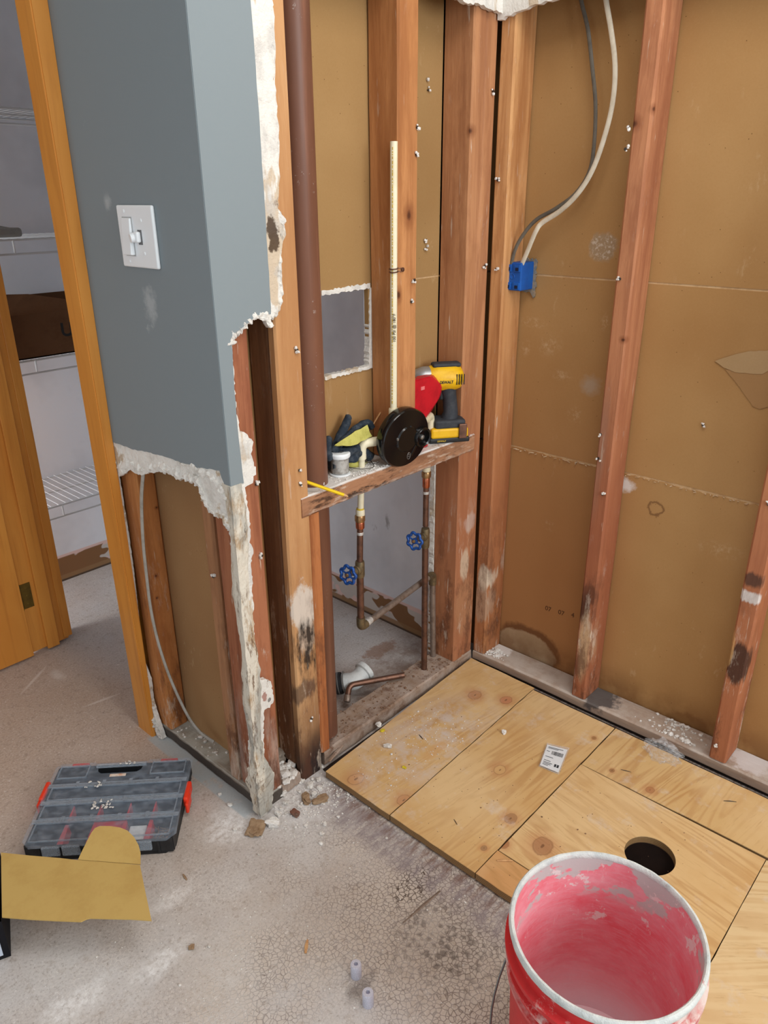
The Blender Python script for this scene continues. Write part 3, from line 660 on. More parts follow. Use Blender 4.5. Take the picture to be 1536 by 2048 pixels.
# torn facing strips along the lower joint, paper tear to the right
bm = BM(); rnd = random.Random(8)
for (xa, ya, xb, yb, k) in ((1008, 893, 1184, 933, 22), (1232, 945, 1506, 1010, 26)):
    for i in range(k):
        t = (i + rnd.random()) / k; q = px(xa + (xb - xa) * t, ya + (yb - ya) * t + rnd.uniform(-2, 2), 0, .089)
        L = rnd.uniform(.003, .009) * (1.2 if xa < 1100 else .7)
        rock(bm, (q.x - .001, q.y, q.z), (.0015, L, .0016 if xa < 1100 else .001), i, 1)
s = obj('torn_joint_paper', bm, plain('torn joint paper', rgb(206, 184, 154), .9, var=rgb(186, 148, 104), vs=40), wr)
bm = BM(); pts = [(1430, 722), (1448, 735), (1470, 744), (1500, 747), (1525, 748), (1536, 742), (1560, 735), (1560, 700), (1500, 702), (1460, 712)]
prism(bm, jag([tuple(px(a, b, 0, .089)) for a, b in pts], .01, .0008, 3), 0, .0875, .0893)
pts = [(1450, 738), (1480, 775), (1505, 812), (1520, 818), (1545, 812), (1560, 740), (1500, 747)]
Tear = paper_mat('lighter torn facing', rgb(176, 146, 106), rgb(186, 158, 120), rgb(160, 128, 88)); Tear2 = paper_mat('torn facing flap', rgb(164, 126, 84), rgb(172, 136, 92), rgb(150, 112, 72))
obj('torn_facing', bm, Tear, wr)
bm = BM(); prism(bm, jag([tuple(px(a, b, 0, .089)) for a, b in pts], .01, .0008, 4), 0, .0884, .0896); obj('torn_facing', bm, Tear2, wr)

# back wall (behind the plumbing bay): brown back of the closet drywall with sawn hole and the open lower bay
def rect_pts(x0, x1, z0, z1): return [(x0, 0, z0), (x1, 0, z0), (x1, 0, z1), (x0, 0, z1)]
hx0, hx1, hz0, hz1 = -.52, -.367, 1.004, 1.195
bm = BM(); yb, yt = .09, .103
prism(bm, rect_pts(-.815, hx0, .72, ZT), 1, yb, yt)
prism(bm, rect_pts(hx1, -.09, .72, 1.1995), 1, yb, yt)
prism(bm, rect_pts(hx1, -.09, 1.2035, ZT), 1, yb, yt)
prism(bm, rect_pts(hx0, hx1, hz1 + .002, ZT), 1, yb, yt)
prism(bm, rect_pts(hx0, hx1, .72, hz0), 1, yb, yt)
prism(bm, rect_pts(-.815, -.655, 0, .72), 1, yb, yt)
prism(bm, rect_pts(-.098, .1, 0, ZT), 1, yb, yt)
wb = struct(obj('wall_back', bm, K_back), 'brown paper back of drywall behind the plumbing bay')
bm = BM()
prism(bm, jag([(hx0, 0, hz0 - .004), (hx1 + .012, 0, hz0 - .002), (hx1 + .012, 0, hz1), (hx1 + .003, 0, hz1 - .002), (hx1 - .004, 0, hz0 + .006), (hx0, 0, hz0 + .004)], .005, .0018, 4, skip=(5,)), 1, .087, .104)
prism(bm, jag([(hx0, 0, hz1 + .006), (hx0, 0, hz1 - .004), (hx1 + .006, 0, hz1 - .001), (hx1 + .006, 0, hz1 + .01)], .006, .002, 9, skip=(0,)), 1, .088, .104)
prism(bm, jag([(-.098, 0, .0), (-.09, 0, .0), (-.086, 0, .72), (-.102, 0, .72)], .007, .0016, 6), 1, .087, .104)
obj('sawn_gypsum_edge', bm, G_edge, wb)
bm = BM()
for i in range(16):
    rnd = random.Random(i + 40); rock(bm, (hx1 + .012 + rnd.uniform(0, .012), .086, hz0 + rnd.random() * (hz1 - hz0)), (rnd.uniform(.002, .006),) * 2 + (rnd.uniform(.002, .008),), i, 1)
obj('torn_paper_fringe', bm, Crumb, wb)
bm = BM(); box(bm, hx1, -.09, .0915, .093, 1.196, 1.207); obj('pale_joint', bm, bpy.data.materials['pale joint edge'], wb)
for k_, (x, y) in enumerate(((855, 157), (855, 180), (851, 480), (850, 497))): nail_on(wb, px(x, y, 1, .089), (0, -1, 0), crumb=True, seed=300 + k_, r=.0022)
for k_, (x, y) in enumerate(((1407, 850),)): nail_on(wr, px(x, y, 0, .089), (-1, 0, 0), crumb=True, seed=310 + k_, r=.003)
# closet skin of the same wall (grey closet side)
bm = BM(); e = .1035
for r_ in ((-.8, hx0, .72, ZT), (hx1, -.09, .72, ZT), (hx0, hx1, hz1, ZT), (hx0, hx1, .72, hz0), (-.8, -.655, 0, .72), (-.09, -.005, 0, ZT)):
    box(bm, r_[0], r_[1], e, e + .002, r_[2], r_[3])
struct(obj('wall_closet_front', bm, Closet))
bm = BM(); box(bm, -.005, .008, .105, 1.53, 0, ZT); struct(obj('wall_closet_right', bm, Closet), 'closet side wall with torn paper strip at its foot')
bm = BM(); box(bm, -1.7, .008, 1.53, 1.545, 0, ZT); struct(obj('wall_closet_back', bm, Closet), 'closet back wall behind the wire shelves')
# left stub wall: closet-side drywall (brown back) and far part beyond the doorway
bm = BM(); box(bm, -.815, -.803, .1035, .50, 0, ZT); struct(obj('wall_left_inner', bm, K_left), 'brown paper back of closet drywall in the left stub wall')
bm = BM(); box(bm, -.802, -.798, .106, .50, 0, ZT); struct(obj('wall_closet_left', bm, Closet))
bm = BM(); box(bm, -.885, -.80, 1.14, 1.175, 0, ZT); struct(obj('wall_left_far', bm, Paint))
bm = BM(); box(bm, -.885, -.80, .50, 1.14, 2.05, ZT); struct(obj('wall_left_header', bm, Paint))

# left wall, grey face (x = -0.885) with torn lower edge
XF = -.885
def A(pts, x=XF): return [tuple(px(a, b, 0, x)) for a, b in pts]
edge = [(213, 881), (240, 888), (262, 897), (290, 903), (325, 911), (352, 921), (378, 930), (400, 936), (425, 938), (440, 941), (444, 955), (450, 968)]
crn = (XF, -.016, px(471, 976, 0, XF).z)
poly = [(XF, -.016, ZT), (XF, .44, ZT)] + A(edge) + [crn]
bm = BM(); prism(bm, jag(poly, .009, .0012, 3, skip=(0, 1, len(poly) - 1)), 0, XF - .0014, XF)
wl = obj('wall_left', bm, Paint); struct(wl, 'slate grey painted stub wall broken off above the floor')
core = [(XF, -.015, ZT), (XF, .44, ZT)] + A([(213, 883), (228, 925), (237, 954), (246, 946), (258, 937), (270, 947), (283, 951), (293, 948), (308, 936), (325, 942), (346, 951), (352, 960), (362, 957), (380, 962), (392, 968), (400, 982), (405, 993),
      (410, 1008), (417, 1026), (430, 1030), (446, 1038), (452, 1048), (458, 1060), (463, 1080), (468, 1105), (472, 1133), (477, 1192), (484, 1240), (490, 1275), (493, 1340), (497, 1400), (498, 1442), (496, 1500), (499, 1550), (502, 1575), (508, 1596), (518, 1632)]) + [(XF, -.015, .004)]
bm = BM(); prism(bm, jag(core, .007, .0022, 7, skip=(0, 1, len(core) - 1)), 0, XF + .0002, XF + .013)
obj('broken_gypsum', bm, G_torn, wl)
# face of the wall end (normal -y)
YF = -.016
def B(pts, y=YF): return [tuple(px(a, b, 1, y)) for a, b in pts]
edgeB = [(528, 400), (534, 500), (541, 615), (541, 628), (527, 630), (515, 630), (506, 636), (498, 644), (488, 652), (478, 660), (466, 668), (460, 680), (464, 700), (468, 780), (474, 850), (480, 905), (487, 966)]
xr = px(500, 0, 1, YF).x
polyB = [(XF - .0005, YF, crn[2]), (XF - .0005, YF, ZT), (xr, YF, ZT)] + B([(500, 0), (508, 100), (515, 200)]) + B(edgeB)
bm = BM(); prism(bm, jag(polyB, .02, .0006, 5, skip=(0, 1, 2, len(polyB) - 1)), 1, YF - .0014, YF)
we = obj('wall_end', bm, Paint); struct(we, 'narrow light grey painted end of the stub wall')
coreB = [(XF, YF, .006), (XF, YF, ZT), (px(545, 0, 1, YF).x, YF, ZT)] + B([(545, 0), (546, 60), (544, 104), (548, 150), (550, 200), (555, 240), (554, 292), (557, 350), (556, 417), (566, 436), (569, 446), (560, 470), (562, 492), (558, 520), (560, 542), (564, 583), (556, 600), (557, 625), (545, 634), (541, 640), (546, 652), (540, 656), (532, 642), (520, 636), (508, 634), (496, 645), (480, 656), (468, 672), (464, 690), (465, 700), (468, 760), (474, 830), (480, 864), (488, 864), (495, 869), (503, 878), (507, 884), (505, 900), (502, 908), (508, 925), (512, 942), (506, 966), (494, 972), (490, 975), (497, 1020), (501, 1067), (499, 1085), (507, 1100), (502, 1133), (506, 1192), (508, 1258), (515, 1333), (521, 1360), (532, 1358), (543, 1368), (548, 1400), (540, 1416), (529, 1420), (527, 1483), (533, 1542), (541, 1552), (546, 1570), (545, 1590), (538, 1615), (530, 1650)])
bm = BM(); prism(bm, jag(coreB, .006, .0026, 11, skip=(0, 1)), 1, YF + .0002, YF + .012)
cb = obj('broken_gypsum', bm, G_edge, we)
# plastered corner bead left standing below the paint
bm = BM(); rnd = random.Random(3); n = 60; zc = crn[2]
def wA(z): return .026 + .006 * math.sin(z * 23) + (.016 * max(0, 1 - abs(z - .09) / .07)) + .004 * mnoise.noise(Vector((z * 40, 0, 0)))
def wB(z): return .030 + .006 * math.sin(z * 17 + 1) + (.020 * max(0, 1 - abs(z - .10) / .08)) + .005 * mnoise.noise(Vector((z * 45, 5, 0)))
rings = []
for i in range(n + 1):
    z = .012 + (zc - .012) * i / n; o_ = .0035 if z < .2 else .001
    j = lambda a: rnd.uniform(-a, a)
    ring = [(XF + .004, YF + wA(z), z), (XF - o_ + j(.0006), YF + wA(z) - .004, z), (XF - .0022 - o_ + j(.0008), YF + wA(z) * .5, z), (XF - .0028 - o_, YF - .0028 - o_, z),
            (XF + wB(z) * .5, YF - .0022 - o_ + j(.0008), z), (XF + wB(z) - .004, YF - o_ + j(.0006), z), (XF + wB(z), YF + .004, z), (XF + .008, YF + .008, z)]
    rings.append([bm.verts.new(q) for q in ring])
for i in range(n):
    for k in range(8): bm.faces.new((rings[i][k], rings[i][(k + 1) % 8], rings[i + 1][(k + 1) % 8], rings[i + 1][k]))
bm.faces.new(rings[0]); bm.faces.new(rings[-1][::-1])
for v in bm.verts:
    k_ = .0016 + .0035 * max(0, 1 - abs(v.co.z - .1) / .12)
    v.co += Vector([mnoise.noise(Vector((v.co.x * 60, v.co.y * 60, v.co.z * 45)) + Vector((q * 9, 0, 0))) for q in range(3)]) * k_ * Vector((1, 1, 0)).length * .8
bmesh.ops.subdivide_edges(bm, edges=list(bm.edges), cuts=1, use_grid_fill=True)
for v in bm.verts: v.co += Vector([mnoise.noise(v.co * 260 + Vector((q * 7, 0, 0))) for q in range(3)]) * (.0007 + .0022 * max(0, 1 - abs(v.co.z - .1) / .13))
obj('corner_bead', bm, G_bead, we)
# crumpled torn paper at the edge of the end face
bm = BM(); fy = (Vector((0, 1, 0)), .5)
lip(bm, [px(a, b, 1, YF + .002) for a, b in ((462, 690), (464, 672), (476, 662), (486, 652), (498, 640), (512, 630), (530, 632), (546, 630))], .0075, 1, fy)
lip(bm, [px(a, b, 1, YF + .002) for a, b in ((548, 632), (556, 612), (562, 583), (558, 545), (560, 500), (566, 450), (556, 420))], .0055, 2, fy)
lip(bm, [px(a, b, 1, YF + .001) for a, b in ((532, 634), (540, 645), (543, 654))], .0055, 3, fy)
lip(bm, [px(a, b, 1, YF + .004) for a, b in ((555, 400), (556, 320), (553, 260), (549, 180), (546, 90), (545, 10))], .0035, 4, fy, 1.2)
obj('torn_gypsum_lip', bm, G_edge, we)
bm = BM(); fx = (Vector((1, 0, 0)), .45)
lip(bm, [px(a, b, 0, XF + .003) for a, b in ((218, 888), (226, 915), (240, 935), (262, 928), (290, 938), (320, 932), (350, 944), (380, 952), (398, 966), (412, 1000), (430, 1020), (452, 1034), (462, 1062))], .011, 5, fx)
lip(bm, [px(a, b, 0, XF + .001) for a, b in ((360, 928), (390, 938), (420, 952), (440, 975), (455, 1000))], .009, 6, fx)
lip(bm, [px(a, b, 0, XF + .004) for a, b in ((462, 1062), (468, 1100), (474, 1150), (478, 1200))], .006, 7, fx)
obj('torn_gypsum_lip', bm, G_torn, wl)
# drywall sliver beside the door casing
bm = BM(); sl = [(214, 884), (232, 962), (246, 1050), (258, 1130), (268, 1220), (278, 1310), (284, 1330), (296, 1360), (300, 1400), (312, 1440), (326, 1478), (316, 1480), (300, 1474), (286, 1400), (272, 1300), (255, 1180), (238, 1060), (224, 960), (208, 884)]
prism(bm, jag(A(sl), .008, .0016, 13), 0, XF - .001, XF + .012); obj('gypsum_sliver', bm, G_torn, wl)
bm = BM(); lip(bm, [px(a, b, 0, XF - .002) for a, b in ((284, 1330), (290, 1360), (294, 1390), (300, 1425), (312, 1455), (322, 1478))], .011, 8, (Vector((1, 0, 0)), .4), .5)
obj('torn_gypsum_lip', bm, Crumb, wl)
bm = BM(); lip(bm, [px(a, b, 0, XF - .0015) for a, b in ((224, 905), (236, 985), (250, 1070), (262, 1160), (272, 1250), (282, 1325))], .0035, 9, (Vector((1, 0, 0)), .6), .9)
obj('torn_gypsum_lip', bm, G_torn, wl)

# remaining drywall above the opened bay, ragged lower edge
bm = BM(); up = [(-.66, YF, ZT), (0, YF, ZT), (0, YF, 1.772), (-.02, YF, 1.783), (-.10, YF, 1.786), (-.16, YF, 1.783), (-.2, YF, 1.79), (-.25, YF, 1.81), (-.66, YF, 1.83)]
prism(bm, jag(up, .01, .003, 17, skip=(0, 1, 8)), 1, YF, YF + .013); struct(obj('wall_back_upper', bm, G_edge), 'ragged drywall edge above the opened plumbing bay')
bm = BM(); up = [(0, -.003, ZT), (0, -2.6, ZT), (0, -2.6, 1.85), (0, -.4, 1.83), (0, -.16, 1.79), (0, -.09, 1.786), (0, -.003, 1.77)]
prism(bm, jag(up, .01, .003, 19, skip=(0, 1, 2, 6)), 0, -.015, -.002); struct(obj('wall_right_upper', bm, G_edge))

# door casing, jamb and open door
bm = BM()
slab(bm, [(-.899, .445, 0), (-.899, .517, 0), (-.884, .517, 0), (-.884, .445, 0)], [(-.931, .419, ZT), (-.931, .480, ZT), (-.884, .480, ZT), (-.884, .419, ZT)])
bmesh.ops.bevel(bm, geom=[e for e in bm.edges if abs((e.verts[0].co - e.verts[1].co).z) > 1], offset=.003, segments=2, affect='EDGES')
struct(obj('trim_1', bm, V_trim), 'varnished wooden door casing beside the grey stub wall')
bm = BM(); box(bm, -.884, -.795, .492, .512, 0, 2.04, .002); struct(obj('trim_2', bm, V_trim))
tj = None
bm = BM(); box(bm, -.936, -.812, 1.10, 1.14, .012, 2.05, .002); box(bm, -.889, -.850, 1.088, 1.10, .008, 2.05, .0015); box(bm, -.829, -.80, 1.096, 1.14, .02, 2.05, .002)
tj = struct(obj('trim_3', bm, V_trim), 'far varnished door jamb with door stop')
bm = BM(); box(bm, -.884, -.795, .51, 1.10, 2.03, 2.05, .002); struct(obj('trim_4', bm, V_trim))
bm = BM(); box(bm, -1.68, -.9395, 1.085, 1.12, .008, 2.03, .002); dr = struct(obj('door_1', bm, V_door), 'open varnished closet door at the left edge')
bm = BM(); box(bm, -.934, -.902, 1.0975, 1.0995, .175, .262); tube(bm, [(-.9375, 1.096, .172), (-.9375, 1.096, .266)], .0025, 8)
for z in (.19, .218, .246): lathe(bm, [(0, .0012), (.003, .0006), (.0035, 0)], (-.918, 1.0975, z), (0, -1, 0), 10)
obj('hinge', bm, Hinge, tj)

# ------------------------------------------------------------------ studs, plates, ledge
ST = 'exposed wall studs'
def stud(x0, x1, y0, y1, z0, z1, mat, label, seed, nails=(), face=(1, 0.0), lean=(0, 0), name='wall_stud', cat='wall stud'):
    o = obj(name, lumber(x0, x1, y0, y1, z0, z1, seed=seed, lean=lean, ch=.0045), mat); tag(o, label, cat, ST)
    for i, (a, b) in enumerate(nails):
        ax, v = face; q = px(a, b, ax, v - .0005); d = [0, 0, 0]; d[ax] = -1; nail_on(o, q, d, seed=seed * 10 + i)
    return o
ZS = 2.40
stud(-.735, -.664, 0, .024, .0, ZS, W_post, 'weathered post board at the left of the plumbing bay, blackened at its foot', 1, [(592, 700), (598, 940), (600, 968), (622, 1437)])
stud(-.733, -.68, .026, .089, .04, ZS, W_dark, 'dark brown stud directly behind the weathered post', 2)
stud(-.663, -.632, .001, .06, .046, .727, wood('cripple fir', rgb(170, 104, 60), rgb(188, 122, 76), rgb(132, 72, 40), seed=14.4, dust=.2), 'short orange cripple stud under the left end of the ledge', 3)
stud(-.36, -.293, 0, .089, .779, ZS, W_up, 'orange stud standing on the ledge behind the cream riser pipe', 4, [(833, 255), (832, 310), (827, 560), (822, 603)])
stud(-.098, -.0505, 0, .089, .046, ZS, W_cor, 'orange brown stud with knot, left of the pair right of the plumbing bay', 5, [])
stud(-.0495, -.003, .001, .088, .046, ZS, W_cor, 'scarred stud beside the dark corner gap, right one of the pair', 55, [(985, 183), (968, 532)])
stud(.0, .088, -.047, -.0025, .046, ZS, W_r1, 'pale corner stud just right of the dark corner gap', 6, [(997, 360), (994, 538)], face=(0, 0.0))
stud(.0, .088, -.400, -.357, .046, ZS, W_r2, 'reddish stud in the middle of the right wall with round knot', 7, [(1259, 255), (1252, 298), (1240, 557), (1202, 868), (1198, 917), (1206, 988)], face=(0, 0.0))
stud(.0, .088, -.800, -.757, .046, ZS, W_r3, 'worn stud nearest the right edge with dark burn-like patch', 8, [(1538, 1008), (1432, 1490)], face=(0, 0.0))
stud(-.86, -.801, .0, .0885, .037, ZS, W_red, 'red brown corner stud behind the broken plaster corner', 9, [(522, 1110), (531, 1395), (512, 968)])
stud(-.866, -.8155, .0905, .128, .037, ZS, W_red2, 'lighter stud inside the left stub wall next to the corner stud', 10, [(428, 1152)], face=(0, -.866))
stud(-.868, -.8155, .388, .462, .037, ZS, wood('golden fir', rgb(184, 118, 66), rgb(204, 140, 84), rgb(148, 88, 46), seed=16.4, dust=.25, knots=[(tuple(px(313, 1015, 1, .388)), (.008, .01, .006)), (tuple(px(312, 1152, 1, .388)), (.008, .01, .008)), (tuple(px(314, 1196, 1, .388)), (.006, .01, .007))]), 'golden stud beside the door casing behind the grey cable', 11)
def plate(x0, x1, y0, y1, z1, mat, label, ax, seed, z0=0):
    o = obj('bottom_plate', lumber(x0, x1, y0, y1, z0, z1, axis=ax, seed=seed, ch=.004, seg=24, jit=.0014), mat); return tag(o, label, 'bottom plate', 'bottom plates')
plate(-.655, -.004, .0, .089, .045, W_plate, 'dirt covered bottom plate of the plumbing bay', 0, 21)
rp_ = plate(.0, .088, -2.4, -.004, .045, W_plateR, 'long pale bottom plate along the right wall', 1, 22, .012)
bm = BM(); box(bm, .010, .085, -2.4, -.01, 0, .0125); obj('plate_gap_shade', bm, plain('painted gap shade', rgb(38, 28, 24), .9), rp_)  # near-black strip added below the plate to paint the gap's shadow
plate(-.8705, -.803, -.002, .49, .036, W_plateL, 'grey stained bottom plate of the left stub wall', 1, 23)
plate(-.802, -.740, .0, .088, .034, W_plate, 'short plaster covered bottom plate between corner and post', 0, 24)
ld = obj('ledge_board', lumber(-.69, -.038, -.003, .088, .728, .777, axis=0, seed=31, ch=.004, seg=30, jit=.0012), W_ledge)
tag(ld, 'rotted horizontal ledge board carrying tools across the plumbing bay', 'ledge board')

# ------------------------------------------------------------------ plywood
def sheet(pts, mat, label, hole=None, z=(.005, .024)):
    bm = BM(); P = [(a, b, 0) for a, b in pts]
    prism(bm, jag(P, .03, .0008, len(label)), 2, z[0], z[1])
    o = obj('plywood_sheet', bm, mat); tag(o, label, 'plywood sheet', 'plywood subfloor sheets')
    return o
XL = -.686
sheet([(XL, -.036), (-.016, -.010), (-.019, -.246), (XL, -.2575)], Ply1, 'dusty plywood sheet against the plumbing wall plate')
sheet([(XL, -.2605), (-.030, -.249), (-.031, -.512), (XL, -.510)], Ply2, 'plywood sheet carrying the small printed bag')
# sheet with round hole: ring cells
def ring_sheet(x0, x1, y0, y1, c, r, mat, label):
    bm = BM(); n = 48; ins = []; out = []
    for k in range(n):
        th = 2 * math.pi * k / n; d = Vector((math.cos(th), math.sin(th)))
        ins.append((c[0] + d.x * r, c[1] + d.y * r))
        ts = [((x1 - c[0]) / d.x if d.x > 1e-9 else (x0 - c[0]) / d.x if d.x < -1e-9 else 1e9), ((y1 - c[1]) / d.y if d.y > 1e-9 else (y0 - c[1]) / d.y if d.y < -1e-9 else 1e9)]
        t = min(ts); out.append((c[0] + d.x * t, c[1] + d.y * t))
    for cx, cy in ((x0, y0), (x0, y1), (x1, y0), (x1, y1)):
        i = min(range(n), key=lambda k: (out[k][0] - cx) ** 2 + (out[k][1] - cy) ** 2); out[i] = (cx, cy)
    V = {}
    for nm, L in (('i', ins), ('o', out)):
        for z in (.005, .024): V[nm, z] = [bm.verts.new((a, b, z)) for a, b in L]
    for k in range(n):
        k2 = (k + 1) % n
        bm.faces.new((V['i', .024][k], V['o', .024][k], V['o', .024][k2], V['i', .024][k2]))
        bm.faces.new((V['i', .005][k2], V['o', .005][k2], V['o', .005][k], V['i', .005][k]))
        bm.faces.new((V['i', .005][k], V['i', .024][k], V['i', .024][k2], V['i', .005][k2]))
        bm.faces.new((V['o', .005][k2], V['o', .024][k2], V['o', .024][k], V['o', .005][k]))
    o = obj('plywood_sheet', bm, mat); tag(o, label, 'plywood sheet', 'plywood subfloor sheets')
    bm = BM(); lathe(bm, [(0, .0), (r * .99, .0), (r * .99, .0035), (0, .0035)], (c[0], c[1], .001), seg=40)  # dark disc filling the bottom of the hole
    h = obj('drain_hole_bottom', bm, plain('dark hole', rgb(46, 30, 24), .9, var=rgb(30, 20, 18), vs=30), o); h['label'] = 'dark disc at the bottom of the round hole'
    return o
ring_sheet(-.60, -.224, -.972, -.5145, (-.385, -.775), .055, Ply3, 'plywood sheet with a round drain hole beside the bucket')
sheet([(-.222, -.5155), (-.030, -.5155), (-.026, -2.2), (-.197, -2.2)], Ply4, 'long plywood sheet along the right wall plate with plastic film')
sheet([(XL, -.974), (-.2245, -.974), (-.212, -2.2), (XL, -2.2)], Ply5, 'plywood sheet in the lower right corner beyond the bucket')
sheet([(XL, -.5125), (-.602, -.5125), (-.602, -.972), (XL, -.972)], Ply6, 'narrow plywood filler strip behind the bucket')
bm = BM(); box(bm, -.67, -.002, -2.2, -.008, .0002, .0045); tag(obj('underlay_gap_shade', bm, plain('shadow-dark underlay', rgb(44, 32, 26), .9)), 'shadow-dark underlay whose near-black stands in for shadow in the plywood gaps', 'underlay')  # near-black colour puts the shadow into the gap between plywood and plate

# ------------------------------------------------------------------ drain pipe, supplies, shower valve
bm = BM(); lathe(bm, [(.0, .05), (.032, .05), (.0345, .054), (.0345, 2.38), (.032, 2.382), (0, 2.382)], (-.603, .052, 0), seg=40)
tag(obj('drain_vent_pipe', bm, DrainM, smooth=True), 'thick brown copper drain pipe rising behind the post', 'pipe')

def pipe(name, pts, r, mat, parent, rad=.012, seg=14): bm = BM(); tube(bm, bend(pts, rad), r, seg); return obj(name, bm, mat, parent, smooth=True)
def collar(name, c, d, r, h, mat, parent, seg=20):
    bm = BM(); lathe(bm, [(0, -h / 2), (r * .9, -h / 2), (r, -h / 2 + h * .12), (r, h / 2 - h * .12), (r * .9, h / 2), (0, h / 2)], c, d, seg); return obj(name, bm, mat, parent, smooth=True)
def hand_wheel(c, d, R_, parent):
    """seven-lobed stop-valve wheel"""
    d = Vector(d).normalized(); a = d.orthogonal().normalized(); b = d.cross(a); c = Vector(c)
    bm = BM(); pts = []
    for k in range(84):
        th = 2 * math.pi * k / 84; r = R_ * (.92 + .10 * math.cos(7 * th)); pts.append(c + (a * math.cos(th) + b * math.sin(th)) * r)
    tube(bm, pts + [pts[0]], R_ * .17, 10, cap=False)
    for k in range(4):
        th = math.pi / 2 * k + .4; tube(bm, [c, c + (a * math.cos(th) + b * math.sin(th)) * R_ * .88], R_ * .10, 8)
    lathe(bm, [(0, .004), (R_ * .34, .004), (R_ * .38, .0), (R_ * .34, -.006), (0, -.006)], c, d, 16)
    h = obj('handle', bm, ValveBlue, parent, smooth=True)
    bm = BM(); lathe(bm, [(0, .009), (.0045, .008), (.0058, .0035), (0, .0035)], c, d, 6); obj('screw', bm, BrassBright, h)
    return h
# left supply
LX, LY = -.459, .045
ls = empty('water_supply_pipe', (LX, LY, .3), 'left supply pipe with blue valve wheel, joined to the diagonal pipe', 'supply pipe', group='water supply pipes')
Z = Matrix.Translation(-Vector((LX, LY, .3)))
def rel(o, root):
    o.data.transform(Matrix.Translation(-root.location)); return o
el = [(-.402, .020, .838), (-.449, .042, .838), (-.449, .043, .775), (-.456, LY, .635)]
rel(pipe('cream_pipe', el[0:2] + [el[2], el[3]], .0082, CPVC, ls, .02), ls)
bm = BM(); tube(bm, bend([(-.412, .025, .838), (-.449, .042, .838), (-.449, .0425, .798)], .02, 8), .0116, 16); rel(obj('elbow', bm, CPVC, ls, smooth=True), ls)
rel(collar('cream_coupling', (-.4555, LY, .655), (0, 0, 1), .0115, .018, CPVC, ls), ls)
rel(collar('glue_ring', (-.4553, LY, .665), (0, 0, 1), .0095, .006, YellowInk, ls), ls)
rel(collar('brass_adapter', (-.457, LY, .640), (0, 0, 1), .0135, .018, BrassBright, ls, 8), ls)
rel(collar('copper_adapter', (-.457, LY, .622), (0, 0, 1), .0115, .020, CopperBright, ls), ls)
rel(pipe('copper_pipe', [(-.457, LY, .615), (-.461, LY, .515)], .0082, Copper, ls), ls)
rel(collar('solder_joint', (-.4575, LY, .598), (0, 0, 1), .0092, .008, Solder, ls), ls)
VZ = .497
rel(collar('valve_body', (-.461, LY, VZ), (0, 0, 1), .0125, .046, Brass, ls, 12), ls)
vd = Vector((-1, -.04, .02)).normalized()
def stop_valve(c, root, dist=.046):
    c = Vector(c); bm = BM(); lathe(bm, [(0, 0), (.012, 0), (.0135, .010), (.012, .016), (.0095, .017), (.0095, .028), (.005, .03), (.005, .042), (0, .042)], c, vd, 14)
    rel(obj('valve_bonnet', bm, Brass, root, smooth=True), root); h = hand_wheel(c + vd * dist, (vd + Vector((0, -.1, .12))).normalized(), .0245, root); rel(h, root)
    for ch in h.children: rel(ch, root)
stop_valve((-.461, LY, VZ), ls)
rel(pipe('lower_pipe', [(-.461, LY, .478), (-.462, LY, .335)], .0095, Copper, ls), ls)
ex = Vector((-.113, .078, .334))
bm = BM(); tube(bm, bend([(-.462, LY, .352), (-.462, LY, .322), (-.440, LY + .002, .3215)], .014), .0118, 16); rel(obj('elbow', bm, Brass, ls, smooth=True), ls)
rel(pipe('diagonal_pipe', [(-.450, LY + .001, .3205), tuple(ex)], .0092, Galv, ls), ls)
rel(collar('solder_joint', (-.432, LY + .0035, .322), (Vector(ex) - Vector((-.45, LY, .3205))), .0104, .03, Solder, ls), ls)
bm = BM(); tube(bm, bend([tuple(Vector((-.14, .0745, .333))), tuple(ex), (ex.x, ex.y, .30)], .012), .012, 16); rel(obj('elbow', bm, Brass, ls, smooth=True), ls)
rel(pipe('drop_pipe', [(ex.x, ex.y, .31), (ex.x, .070, .045)], .009, Galv, ls), ls)
# right supply
RXp, RYp = -.192, .045
rs = empty('water_supply_pipe', (RXp, RYp, .05), 'right supply pipe with blue valve wheel, standing in front of the elbow', 'supply pipe', group='water supply pipes')
rel(pipe('cream_pipe', [(-.262, .012, .850), (-.178, .045, .852), (-.182, .045, .775), (-.192, RYp, .70)], .0082, CPVC, rs, .02), rs)
bm = BM(); tube(bm, bend([(-.212, .032, .851), (-.178, .045, .852), (-.179, .045, .812)], .02, 8), .0116, 16); rel(obj('elbow', bm, CPVC, rs, smooth=True), rs)
rel(collar('cream_coupling', (-.192, RYp, .703), (0, 0, 1), .0115, .016, CPVC, rs), rs)
rel(collar('brass_adapter', (-.192, RYp, .686), (0, 0, 1), .0135, .018, BrassBright, rs, 8), rs)
rel(collar('copper_adapter', (-.192, RYp, .663), (0, 0, 1), .0105, .03, CopperBright, rs), rs)
rel(collar('solder_joint', (-.192, RYp, .632), (0, 0, 1), .0092, .008, Solder, rs), rs)
rel(pipe('copper_pipe', [(-.192, RYp, .66), (-.192, RYp, .53)], .0082, Copper, rs), rs)
rel(collar('valve_body', (-.192, RYp, .493), (0, 0, 1), .0125, .06, Brass, rs, 12), rs)
stop_valve((-.192, RYp, .500), rs, .05)
rel(pipe('lower_pipe', [(-.192, RYp, .47), (-.188, RYp, .047)], .0092, Copper, rs), rs)
